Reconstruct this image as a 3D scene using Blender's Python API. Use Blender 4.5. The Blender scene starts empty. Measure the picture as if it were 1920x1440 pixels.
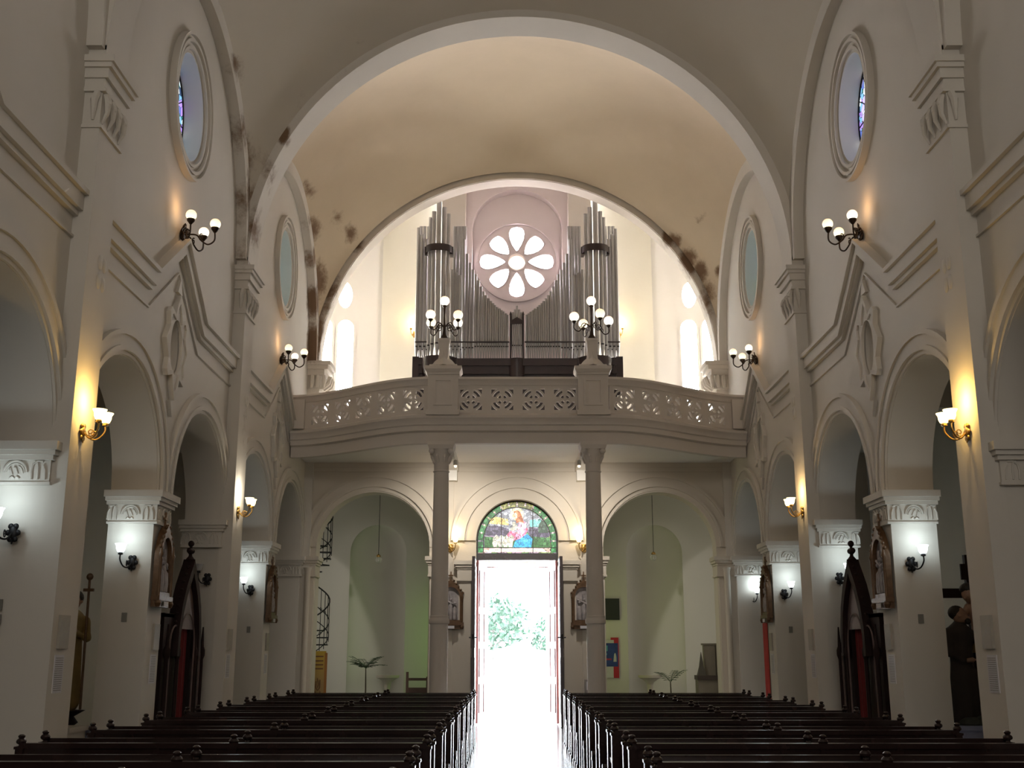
import bpy, math, random
from math import sin, cos, pi, radians, sqrt, atan2
from mathutils import Vector, Matrix
from mathutils.geometry import tessellate_polygon
random.seed(7)
SC = bpy.context.scene
COL = SC.collection

# ------------------------------------------------------------------ camera
F_PX = 2100.0
cd = bpy.data.cameras.new('camera'); cam = bpy.data.objects.new('camera', cd); COL.objects.link(cam)
cd.sensor_width = 36.0; cd.sensor_fit = 'HORIZONTAL'; cd.lens = F_PX/1920*36
cd.clip_start = .05; cd.clip_end = 300
cam.location = (-.14, 0, 1.6)
cam.rotation_euler = (pi/2 + math.atan(504/F_PX), 0, 0)
SC.camera = cam

# ------------------------------------------------------------------ world, exposure, big lights
W = bpy.data.worlds.new('sky'); SC.world = W; W.use_nodes = True
bg = W.node_tree.nodes['Background']; bg.inputs[0].default_value = (.86, .93, 1, 1); bg.inputs[1].default_value = 24.0
SC.view_settings.view_transform = 'Standard'; SC.view_settings.look = 'None'
SC.view_settings.gamma = 1; SC.view_settings.use_curve_mapping = False
SC.view_settings.exposure = 0.55
def area(name, loc, rot, sx, sy, power, col):
    l = bpy.data.lights.new(name, 'AREA'); l.shape = 'RECTANGLE'; l.size = sx; l.size_y = sy
    l.energy = power; l.color = col
    o = bpy.data.objects.new(name, l); COL.objects.link(o); o.location = loc; o.rotation_euler = rot
    return o
# added fill light behind the camera, aimed up to brighten walls and vaults
area('chancel_fill', (0, -8.6, 9.6), (radians(128), 0, 0), 7.5, 5.0, 520, (1, .94, .86))

# ------------------------------------------------------------------ helpers
class MB:
    def __init__(s): s.v = []; s.f = []
    def add(s, vs, fs):
        n = len(s.v); s.v += [tuple(p) for p in vs]; s.f += [tuple(i+n for i in f) for f in fs]; return s
    def box(s, x0, x1, y0, y1, z0, z1):
        x0, x1 = min(x0, x1), max(x0, x1); y0, y1 = min(y0, y1), max(y0, y1); z0, z1 = min(z0, z1), max(z0, z1)
        return s.add([(x0,y0,z0),(x1,y0,z0),(x1,y1,z0),(x0,y1,z0),(x0,y0,z1),(x1,y0,z1),(x1,y1,z1),(x0,y1,z1)],
                     [(3,2,1,0),(4,5,6,7),(0,1,5,4),(1,2,6,5),(2,3,7,6),(3,0,4,7)])
    def frus(s, cx, cy, z0, z1, a0, b0, a1, b1):
        return s.add([(cx-a0,cy-b0,z0),(cx+a0,cy-b0,z0),(cx+a0,cy+b0,z0),(cx-a0,cy+b0,z0),
                      (cx-a1,cy-b1,z1),(cx+a1,cy-b1,z1),(cx+a1,cy+b1,z1),(cx-a1,cy+b1,z1)],
                     [(3,2,1,0),(4,5,6,7),(0,1,5,4),(1,2,6,5),(2,3,7,6),(3,0,4,7)])
    def prism(s, outer, holes, fm, w0, w1, caps=(True, True)):
        loops = [outer] + list(holes)
        flat = [p for L in loops for p in L]; n = len(flat)
        tri = tessellate_polygon([[Vector((p[0], p[1], 0)) for p in L] for L in loops])
        vs = [fm(u, v, w0) for u, v in flat] + [fm(u, v, w1) for u, v in flat]
        fs = []
        if caps[0]: fs += [tuple(t) for t in tri]
        if caps[1]: fs += [tuple(i+n for i in reversed(t)) for t in tri]
        o = 0
        for L in loops:
            m = len(L)
            for i in range(m):
                j = (i+1) % m
                fs.append((o+i, o+j, o+j+n, o+i+n))
            o += m
        return s.add(vs, fs)
    def lathe(s, prof, c=(0,0,0), n=16, ax='z', sc=(1,1)):
        vs = []; fs = []; k = len(prof)
        for i in range(n):
            a = 2*pi*i/n
            for r, z in prof:
                x, y = r*cos(a)*sc[0], r*sin(a)*sc[1]
                p = (x, y, z) if ax == 'z' else ((z, x, y) if ax == 'x' else (x, z, y))
                vs.append((c[0]+p[0], c[1]+p[1], c[2]+p[2]))
        for i in range(n):
            j = (i+1) % n
            for q in range(k-1):
                fs.append((i*k+q, j*k+q, j*k+q+1, i*k+q+1))
        fs.append(tuple(i*k for i in reversed(range(n)))); fs.append(tuple(i*k+k-1 for i in range(n)))
        return s.add(vs, fs)
    def sph(s, c, r, n=14, m=9, sc=(1,1,1)):
        prof = [(max(1e-4, r*sin(pi*q/m)), -r*cos(pi*q/m)) for q in range(m+1)]
        vs = []; fs = []; k = m+1
        for i in range(n):
            a = 2*pi*i/n
            for rr, z in prof: vs.append((c[0]+rr*cos(a)*sc[0], c[1]+rr*sin(a)*sc[1], c[2]+z*sc[2]))
        for i in range(n):
            j = (i+1) % n
            for q in range(m): fs.append((i*k+q, j*k+q, j*k+q+1, i*k+q+1))
        return s.add(vs, fs)
    def tube(s, pts, r, n=7, closed=False):
        P_ = [Vector(p) for p in pts]; m = len(P_)
        rr = r if isinstance(r, (list, tuple)) else [r]*m
        vs = []; fs = []; up = None
        for i, p in enumerate(P_):
            if closed: t = P_[(i+1) % m]-P_[(i-1) % m]
            else: t = P_[min(i+1, m-1)]-P_[max(i-1, 0)]
            t.normalize()
            if up is None:
                up = Vector((0,0,1)) if abs(t.z) < .9 else Vector((0,1,0))
            a = t.cross(up); 
            if a.length < 1e-5: a = t.cross(Vector((1,0,0)))
            a.normalize(); b = a.cross(t); b.normalize(); up = b
            for k in range(n):
                q = 2*pi*k/n; vs.append(p + (a*cos(q)+b*sin(q))*rr[i])
        for i in range(m if closed else m-1):
            j = (i+1) % m
            for k in range(n):
                l = (k+1) % n; fs.append((i*n+k, j*n+k, j*n+l, i*n+l))
        if not closed: fs.append(tuple(range(n))); fs.append(tuple((m-1)*n+k for k in reversed(range(n))))
        return s.add(vs, fs)
    def strip(s, rows):      # rows of equal length -> quads
        k = len(rows[0]); vs = [p for r in rows for p in r]; fs = []
        for i in range(len(rows)-1):
            for q in range(k-1): fs.append((i*k+q, i*k+q+1, (i+1)*k+q+1, (i+1)*k+q))
        return s.add(vs, fs)
    def mapv(s, fn): s.v = [tuple(fn(*p)) for p in s.v]; return s

def build(name, mb, mat, parent=None, smooth=40, flip=False):
    me = bpy.data.meshes.new(name); me.from_pydata(mb.v, [], mb.f); me.validate()
    import bmesh
    bm = bmesh.new(); bm.from_mesh(me)
    bmesh.ops.remove_doubles(bm, verts=bm.verts, dist=1e-5)
    bmesh.ops.recalc_face_normals(bm, faces=bm.faces)
    bm.to_mesh(me); bm.free()
    for m in (mat if isinstance(mat, (list, tuple)) else [mat]): me.materials.append(m)
    if smooth:
        me.polygons.foreach_set('use_smooth', [True]*len(me.polygons)); me.set_sharp_from_angle(angle=radians(smooth))
    o = bpy.data.objects.new(name, me); COL.objects.link(o)
    if parent: o.parent = parent
    return o
def tag(o, label=None, cat=None, group=None, kind=None):
    if label: o['label'] = label
    if cat: o['category'] = cat
    if group: o['group'] = group
    if kind: o['kind'] = kind
    return o
def empty(name, loc=(0,0,0), rz=0, **k):
    o = bpy.data.objects.new(name, None); COL.objects.link(o); o.location = loc; o.rotation_euler = (0,0,rz)
    o.empty_display_size = .2
    return tag(o, **k)
def struct(name, mb, mat, parent=None, **k):
    o = build(name, mb, mat, parent, **k)
    if not parent: o['kind'] = 'structure'
    return o
def kids(o, _c={}):
    return [c for c in bpy.data.objects if c.parent == o]
def dup(root, loc, rz=0, label=None, group=None, sc=None):
    ch = {}
    for c in bpy.data.objects:
        if c.parent: ch.setdefault(c.parent.name, []).append(c)
    def cp(o, par):
        n = o.copy(); COL.objects.link(n)
        if par: n.parent = par
        for c in ch.get(o.name, []): cp(c, n)
        return n
    r = cp(root, None); r.location = loc; r.rotation_euler = (0,0,rz)
    if sc: r.scale = sc
    if label: r['label'] = label
    if group: r['group'] = group
    return r
def arc(cx, cz, r, a0, a1, n, rz=None):
    rz = rz or r
    return [(cx+r*cos(radians(a0+(a1-a0)*i/n)), cz+rz*sin(radians(a0+(a1-a0)*i/n))) for i in range(n+1)]
def spline(pts, m=5):
    P_ = [Vector(p) for p in pts]; out = []
    for i in range(len(P_)-1):
        a, b, c, d = P_[max(i-1, 0)], P_[i], P_[i+1], P_[min(i+2, len(P_)-1)]
        for k in range(m):
            t = k/m; out.append(.5*((2*b)+(c-a)*t+(2*a-5*b+4*c-d)*t*t+(3*b-a-3*c+d)*t**3))
    return out+[P_[-1]]
def fX(x0=0): return lambda u, v, w: (w, u, v)       # (u,v)=(Y,Z) extruded in X
def fY(): return lambda u, v, w: (u, w, v)           # (u,v)=(X,Z) extruded in Y
def point(name, loc, power, col, r=.03):
    l = bpy.data.lights.new(name, 'POINT'); l.energy = power; l.color = col; l.shadow_soft_size = r
    o = bpy.data.objects.new(name, l); COL.objects.link(o); o.location = loc; return o

# ------------------------------------------------------------------ materials
def newmat(name):
    m = bpy.data.materials.new(name); m.use_nodes = True; return m, m.node_tree, m.node_tree.nodes['Principled BSDF']
def nd(t, typ, **k):
    n = t.nodes.new(typ)
    for a, b in k.items(): setattr(n, a, b)
    return n
def basic(name, col, rough=.6, metal=0, var=.0, scale=8, bump=0, spec=.5, emit=None, estr=0, detail=4):
    m, t, b = newmat(name)
    b.inputs['Roughness'].default_value = rough; b.inputs['Metallic'].default_value = metal
    b.inputs['Specular IOR Level'].default_value = spec
    tc = nd(t, 'ShaderNodeTexCoord'); nz = nd(t, 'ShaderNodeTexNoise'); nz.inputs['Scale'].default_value = scale; nz.inputs['Detail'].default_value = detail
    t.links.new(tc.outputs['Object'], nz.inputs['Vector'])
    mx = nd(t, 'ShaderNodeMix', data_type='RGBA')
    d = tuple(max(0, c*(1-var)) for c in col); l = tuple(min(1, c*(1+var)) for c in col)
    mx.inputs[6].default_value = (*d, 1); mx.inputs[7].default_value = (*l, 1)
    t.links.new(nz.outputs['Fac'], mx.inputs[0]); t.links.new(mx.outputs[2], b.inputs['Base Color'])
    if bump:
        bp = nd(t, 'ShaderNodeBump'); bp.inputs['Strength'].default_value = bump; bp.inputs['Distance'].default_value = .02
        t.links.new(nz.outputs['Fac'], bp.inputs['Height']); t.links.new(bp.outputs[0], b.inputs['Normal'])
    if emit:
        b.inputs['Emission Color'].default_value = (*emit, 1); b.inputs['Emission Strength'].default_value = estr
    return m
def plaster(name, col, stains=(), blot=.10, stain_col=(.17,.105,.06)):
    """painted plaster; stains = [(centre, (sx,sy,sz), amount)] blotches of damp with ragged noise edges"""
    m, t, b = newmat(name); L = t.links.new
    b.inputs['Roughness'].default_value = .78; b.inputs['Specular IOR Level'].default_value = .25
    tc = nd(t, 'ShaderNodeTexCoord')
    n1 = nd(t, 'ShaderNodeTexNoise'); n1.inputs['Scale'].default_value = .55; n1.inputs['Detail'].default_value = 6; n1.inputs['Roughness'].default_value = .6
    n2 = nd(t, 'ShaderNodeTexNoise'); n2.inputs['Scale'].default_value = 3.2; n2.inputs['Detail'].default_value = 8; n2.inputs['Roughness'].default_value = .7
    L(tc.outputs['Object'], n1.inputs['Vector']); L(tc.outputs['Object'], n2.inputs['Vector'])
    mx = nd(t, 'ShaderNodeMix', data_type='RGBA')
    mx.inputs[6].default_value = (*[c*(1-blot) for c in col], 1); mx.inputs[7].default_value = (*[min(1, c*(1+blot*.6)) for c in col], 1)
    L(n1.outputs['Fac'], mx.inputs[0]); cur = mx.outputs[2]
    mask = None
    for c, s, amt in stains:
        su = nd(t, 'ShaderNodeVectorMath', operation='SUBTRACT'); L(tc.outputs['Object'], su.inputs[0]); su.inputs[1].default_value = c
        dv = nd(t, 'ShaderNodeVectorMath', operation='DIVIDE'); L(su.outputs[0], dv.inputs[0]); dv.inputs[1].default_value = s
        ln = nd(t, 'ShaderNodeVectorMath', operation='LENGTH'); L(dv.outputs[0], ln.inputs[0])
        mr = nd(t, 'ShaderNodeMapRange'); L(ln.outputs['Value'], mr.inputs[0]); mr.inputs[1].default_value = 1; mr.inputs[2].default_value = 0; mr.inputs[3].default_value = 0; mr.inputs[4].default_value = amt
        if mask is None: mask = mr.outputs[0]
        else:
            a = nd(t, 'ShaderNodeMath', operation='MAXIMUM'); L(mask, a.inputs[0]); L(mr.outputs[0], a.inputs[1]); mask = a.outputs[0]
    if mask is not None:
        ad = nd(t, 'ShaderNodeMath', operation='ADD'); L(mask, ad.inputs[0]); L(n2.outputs['Fac'], ad.inputs[1])
        rp = nd(t, 'ShaderNodeMapRange'); rp.interpolation_type = 'SMOOTHSTEP'; L(ad.outputs[0], rp.inputs[0])
        rp.inputs[1].default_value = .72; rp.inputs[2].default_value = 1.15
        mu = nd(t, 'ShaderNodeMath', operation='MULTIPLY'); L(rp.outputs[0], mu.inputs[0])
        gt = nd(t, 'ShaderNodeMath', operation='MULTIPLY'); gt.use_clamp = True; L(mask, gt.inputs[0]); gt.inputs[1].default_value = 5
        L(gt.outputs[0], mu.inputs[1])
        m2 = nd(t, 'ShaderNodeMix', data_type='RGBA'); L(mu.outputs[0], m2.inputs[0]); L(cur, m2.inputs[6]); m2.inputs[7].default_value = (*stain_col, 1); cur = m2.outputs[2]
    L(cur, b.inputs['Base Color'])
    bp = nd(t, 'ShaderNodeBump'); bp.inputs['Strength'].default_value = .12; bp.inputs['Distance'].default_value = .03
    L(n2.outputs['Fac'], bp.inputs['Height']); L(bp.outputs[0], b.inputs['Normal'])
    return m
ST_L = [((-4.9, 15.7, 11.8), (.5, .7, .35), .40), ((-4.9, 17.2, 11.25), (.45, .7, .45), .66), ((-4.9, 18.0, 10.5), (.45, .55, .65), .66), ((-4.9, 18.55, 9.5), (.5, .42, .9), .68), ((-4.9, 18.75, 8.5), (.5, .45, .8), .6),
        ((-4.9, 24.3, 11.3), (.4, .6, .35), .6), ((-4.9, 25.1, 10.7), (.4, .5, .55), .8), ((-4.9, 25.6, 9.8), (.45, .55, .8), .95), ((-4.9, 25.8, 8.7), (.45, .5, 1.0), 1.0), ((-5, 19.1, 5.2), (.5, .5, 1.6), .42), ((-5, 14.2, 10.9), (.3, .9, .4), .35)]
ST_V1 = [((-4.85, 17.2, 11.2), (.35, .6, .5), .6), ((-4.85, 18.3, 10.1), (.35, .7, .8), .7), ((-4.75, 18.8, 9.3), (.4, .5, .8), .7), ((-4.5, 18.8, 10.1), (.4, .6, .6), .45), ((-4.0, 18.6, 11.3), (.6, .5, .5), .33), ((-2.8, 18.5, 12.5), (.9, .4, .35), .28)]
ST_V2 = [((-4.05, 25.65, 11.5), (.26, .5, .42), .8), ((-4.3, 25.1, 11.7), (.5, .8, .4), .45), ((-4.8, 24.6, 11.2), (.35, .8, .6), .75), ((-4.8, 25.6, 10.3), (.35, .7, .9), .85), ((-4.75, 23.6, 11.8), (.4, .7, .3), .62), ((-3.7, 26.2, 11.2), (.5, .6, .4), .6),
         ((3.83, 25.95, 11.45), (.32, .5, .32), .95), ((4.18, 25.9, 11.0), (.36, .5, .45), .95), ((4.42, 25.85, 10.6), (.34, .5, .5), .9), ((4.6, 25.9, 10.1), (.32, .5, .5), .8), ((4.8, 25.45, 10.5), (.14, .35, .25), .9), ((4.3, 25.0, 11.65), (.45, .5, .22), .5)]
ST_END = [((-4.6, 26, 10.3), (.55, .8, 1.6), .62), ((-4.9, 26, 9.0), (.5, .8, 1.6), .75), ((3.75, 26, 11.6), (.4, .8, .5), .8), ((4.2, 26, 10.9), (.4, .8, .7), .85), ((4.6, 26, 9.9), (.35, .8, .8), .7), ((-4.0, 26, 11.4), (.4, .6, .4), .8)]
M = {}
M['wall_l'] = plaster('wall_plaster_stained', (.63, .59, .53), ST_L)
M['wall'] = plaster('wall_plaster', (.63, .59, .53))
M['vault1'] = plaster('vault_plaster', (.60, .55, .47), ST_V1)
M['vault2'] = plaster('vault_plaster_warm', (.57, .47, .34), ST_V2, .16)
M['end'] = plaster('end_wall_plaster', (.60, .54, .46), ST_END)
M['arch_b'] = plaster('arch_plaster_stained', (.63, .59, .53), [((-4.75, 18.9, 9.0), (.35, .9, .8), .6), ((-4.55, 18.8, 10.0), (.35, .9, .6), .5), ((-4.3, 18.7, 10.75), (.18, .5, .35), .95), ((-3.3, 18.7, 12.0), (.5, .5, .4), .3)], .10)
M['white'] = plaster('white_plaster', (.74, .71, .66), (), .05)
M['balc'] = plaster('balcony_plaster', (.60, .55, .50), (), .12)
M['cream'] = plaster('cream_plaster', (.74, .70, .60), (), .06)
M['pink'] = plaster('rose_wall_plaster', (.76, .68, .68), (), .05)
M['iron'] = basic('dark_bronze', (.035, .022, .015), .45, .8, .3)
M['black_iron'] = basic('black_iron', (.02, .02, .022), .5, .6, .2)
M['brass'] = basic('aged_brass', (.42, .26, .08), .35, .9, .25)
M['wood'] = basic('dark_pew_wood', (.020, .010, .009), .20, 0, .5, 5, .05)
M['red_wood'] = basic('mahogany_door', (.34, .10, .10), .4, 0, .35, 4)
M['conf'] = basic('confessional_wood', (.020, .009, .008), .65, 0, .4, 6, 0, .2)
M['conf_lt'] = basic('carved_light_trim', (.15, .10, .09), .5, 0, .3, 10)
M['gilt'] = basic('gilded_wood', (.115, .06, .027), .45, .2, .5, 18, .3)
M['relief'] = basic('painted_relief', (.30, .27, .27), .6, 0, .75, 9, .4)
M['pipe'] = basic('organ_pipe_metal', (.42, .41, .405), .40, .6, .05, 2)
M['pipe_dark'] = basic('organ_pipe_mouth', (.02, .016, .014), .6)
M['organ'] = basic('organ_case_wood', (.03, .018, .018), .35, 0, .4, 5)
M['curtain'] = basic('red_curtain', (.14, .010, .012), .85, 0, .3, 12, .2)
M['paper'] = basic('paper', (.62, .60, .62), .8, 0, .08, 30)
M['plaque'] = basic('plaque_stone', (.36, .33, .28), .6, 0, .12, 20)
M['switch'] = basic('grey_switch_plate', (.20, .19, .17), .5, 0, .1, 10)
M['leaf'] = basic('palm_leaf', (.035, .085, .03), .5, 0, .4, 6)
M['leaf_out'] = basic('garden_leaf', (.013, .044, .024), .7, 0, .5, 3)
M['trunk_out'] = basic('pale_bark', (.07, .065, .06), .8)
M['trunk'] = basic('trunk', (.10, .07, .05), .8, 0, .3, 9, .3)
M['pot'] = basic('clay_pot', (.22, .10, .06), .8, 0, .2, 6)
M['stone'] = basic('font_stone', (.60, .54, .47), .45, 0, .1, 7)
M['paving'] = basic('outside_paving', (.70, .69, .66), .8, 0, .12, 2)
M['skin'] = basic('painted_skin', (.34, .20, .14), .55, 0, .15, 8)
M['robe'] = basic('dark_brown_robe', (.035, .025, .022), .8, 0, .3, 7, .2)
M['robe2'] = basic('ochre_robe', (.22, .15, .05), .7, 0, .4, 6, .2)
M['hair'] = basic('dark_hair', (.02, .014, .010), .7, 0, .3, 30, .3)
M['plinth'] = basic('blue_grey_cloth', (.30, .32, .46), .6, 0, .2, 5)
M['rock'] = basic('dark_rock', (.05, .055, .045), .8, 0, .4, 6, .5)
M['red_cloth'] = basic('red_cloth', (.42, .03, .03), .7, 0, .15, 6)
M['chairwood'] = basic('chair_wood', (.10, .05, .035), .45, 0, .3, 6)
M['board'] = basic('green_black_board', (.018, .024, .016), .5, 0, .2, 6)
M['glass_clear'], _t, _b = newmat('clear_globe'); _b.inputs['Roughness'].default_value = .05; _b.inputs['Transmission Weight'].default_value = .9; _b.inputs['Base Color'].default_value = (.9, .92, .88, 1)

def glow(name, col, st, col2=None, scale=0):
    m, t, b = newmat(name); b.inputs['Base Color'].default_value = (.8, .8, .8, 1); b.inputs['Roughness'].default_value = .3
    b.inputs['Emission Color'].default_value = (*col, 1); b.inputs['Emission Strength'].default_value = st
    if col2:
        tc = nd(t, 'ShaderNodeTexCoord'); sp = nd(t, 'ShaderNodeSeparateXYZ'); t.links.new(tc.outputs['Generated'], sp.inputs[0])
        mx = nd(t, 'ShaderNodeMix', data_type='RGBA'); mx.inputs[6].default_value = (*col, 1); mx.inputs[7].default_value = (*col2, 1)
        mr = nd(t, 'ShaderNodeMapRange'); t.links.new(sp.outputs['Z'], mr.inputs[0]); mr.inputs[1].default_value = .3; mr.inputs[2].default_value = 1
        t.links.new(mr.outputs[0], mx.inputs[0]); t.links.new(mx.outputs[2], b.inputs['Emission Color'])
    return m
M['globe'] = glow('lit_opal_globe', (1, .88, .55), 1.05, (1, .46, .22))
M['globe_w'] = glow('lit_white_globe', (1, .92, .70), 1.1, (1, .58, .36))
M['tulip_amber'] = glow('lit_amber_tulip', (1, .74, .28), 3.6)
M['tulip_cool'] = glow('lit_cool_tulip', (.84, .96, 1), 3.5)
M['tulip_off'] = basic('unlit_tulip_glass', (.5, .5, .5), .2)
M['pane'] = glow('bright_pane', (1, .98, .98), 40)
M['pane_rose'] = glow('rose_pane', (1, .93, .98), 26.0)
M['pane_core'] = glow('rose_core_pane', (1, .84, .66), 1.0)
M['chancel_fill_pane'] = glow('chancel_fill_pane', (1, .96, .9), 1.2)
M['green_pane'] = glow('green_pane', (.40, .95, .10), .55)
M['porch_fill_pane'] = glow('porch_fill_pane', (1, .96, .84), 1.0)
M['ygreen_pane'] = glow('yellow_green_pane', (.70, .90, .15), .5)

def stained(name, cols, st, scale=9, vec=(1,1,1)):
    """leaded glass: voronoi cells in given colours, dark lead lines, lit from behind"""
    m, t, b = newmat(name); L = t.links.new
    tc = nd(t, 'ShaderNodeTexCoord'); mp = nd(t, 'ShaderNodeMapping'); mp.inputs['Scale'].default_value = vec; L(tc.outputs['Object'], mp.inputs[0])
    v = nd(t, 'ShaderNodeTexVoronoi'); v.inputs['Scale'].default_value = scale; L(mp.outputs[0], v.inputs['Vector'])
    e = nd(t, 'ShaderNodeTexVoronoi', feature='DISTANCE_TO_EDGE'); e.inputs['Scale'].default_value = scale; L(mp.outputs[0], e.inputs['Vector'])
    sp = nd(t, 'ShaderNodeSeparateColor'); L(v.outputs['Color'], sp.inputs[0])
    r = nd(t, 'ShaderNodeValToRGB'); r.color_ramp.interpolation = 'CONSTANT'; els = r.color_ramp.elements
    for i, c in enumerate(cols):
        if i < 2: els[i].position = i/len(cols); els[i].color = (*c, 1)
        else: els.new(i/len(cols)).color = (*c, 1)
    L(sp.outputs[0], r.inputs[0])
    th = nd(t, 'ShaderNodeMath', operation='GREATER_THAN'); L(e.outputs['Distance'], th.inputs[0]); th.inputs[1].default_value = .03
    mx = nd(t, 'ShaderNodeMix', data_type='RGBA'); L(th.outputs[0], mx.inputs[0]); mx.inputs[6].default_value = (.01, .01, .01, 1); L(r.outputs[0], mx.inputs[7])
    L(mx.outputs[2], b.inputs['Emission Color']); L(mx.outputs[2], b.inputs['Base Color'])
    b.inputs['Emission Strength'].default_value = st; b.inputs['Roughness'].default_value = .15
    return m
M['oculus_glass'] = stained('oculus_stained_glass', [(.08,.12,.35), (.32,.20,.62), (.15,.35,.55), (.8,.88,.92), (.03,.16,.16), (.42,.36,.66), (.7,.8,.8), (.03,.05,.10)], 1.3, 9)
M['oculus_glass2'] = stained('oculus_teal_glass', [(.08,.3,.36), (.4,.6,.66), (.12,.22,.36), (.65,.8,.85), (.3,.42,.32)], .95, 9)

# floor: pale polished tiles
def floormat():
    m, t, b = newmat('polished_floor_tiles'); L = t.links.new
    tc = nd(t, 'ShaderNodeTexCoord'); ck = nd(t, 'ShaderNodeTexBrick'); ck.offset = 0
    ck.inputs['Scale'].default_value = 1; ck.inputs['Brick Width'].default_value = .4; ck.inputs['Row Height'].default_value = .4; ck.inputs['Mortar Size'].default_value = .004
    ck.inputs['Color1'].default_value = (.36, .39, .42, 1); ck.inputs['Color2'].default_value = (.31, .34, .37, 1); ck.inputs['Mortar'].default_value = (.2, .2, .2, 1)
    L(tc.outputs['Object'], ck.inputs['Vector']); L(ck.outputs['Color'], b.inputs['Base Color'])
    b.inputs['Roughness'].default_value = .22; b.inputs['Coat Weight'].default_value = .5; b.inputs['Coat Roughness'].default_value = .12
    return m
M['floor'] = floormat()

# ------------------------------------------------------------------ plan numbers (metres)
XW = 5.0; TH = .62; XP = 4.8                    # wall face, wall thickness, pilaster face
BAYS = [(-2.85, 4.47), (5.12, 11.62), (12.27, 18.72), (19.40, 26.0)]      # clear Y range of each vault bay
PIL = [(4.47, 5.12), (11.62, 12.27), (18.72, 19.40)]
RA = 1.48; SPR = 3.75
ARCH = [6.6, 10.15, 13.74, 17.30, 20.89, 24.45]  # centres of side arcade arches
OCU = [8.30, 15.447, 22.71]; OCZ = 9.6
PIERS = [8.40, 15.52, 22.67]
ZC = 8.34

# ------------------------------------------------------------------ floor and ground
struct('floor', MB().box(-8.4, 8.4, -9, 30, -.12, 0), M['floor'])
tag(struct('ground', MB().box(-20, 20, 30, 75, -.3, -.16), M['paving']), kind='structure')

# ------------------------------------------------------------------ side walls
def relief_scroll(mb, cx, cz, fm, s=1.0, out=.02):
    """stucco scroll-work of an impost block: round medallion between curling leaves"""
    def T(pts, r): mb.tube([fm(cx+u*s, cz+v*s, out) for u, v in pts], r*s, 6)
    T(arc(0, -.02, .125, 0, 180, 14) , .014); T(arc(0, -.02, .10, 0, 180, 12), .008)
    for k in range(3): T([(-.07+.06*k-.02, -.03-.01*k), (-.06+.06*k, .03), (-.03+.05*k, .05-.02*k)], .009)
    T([(-.05, -.09), (-.02, -.065), (.0, -.09), (.03, -.065), (.06, -.09)], .009)
    for q in (-1, 1):
        T([(q*.30, .10), (q*.24, .105), (q*.19, .07), (q*.175, 0), (q*.18, -.10)], .013)
        T([(q*.20, .105), (q*.235, .09), (q*.25, .03), (q*.25, -.10)], .010)
        T([(q*.33, -.1), (q*.325, 0), (q*.30, .06)], .010)
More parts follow.
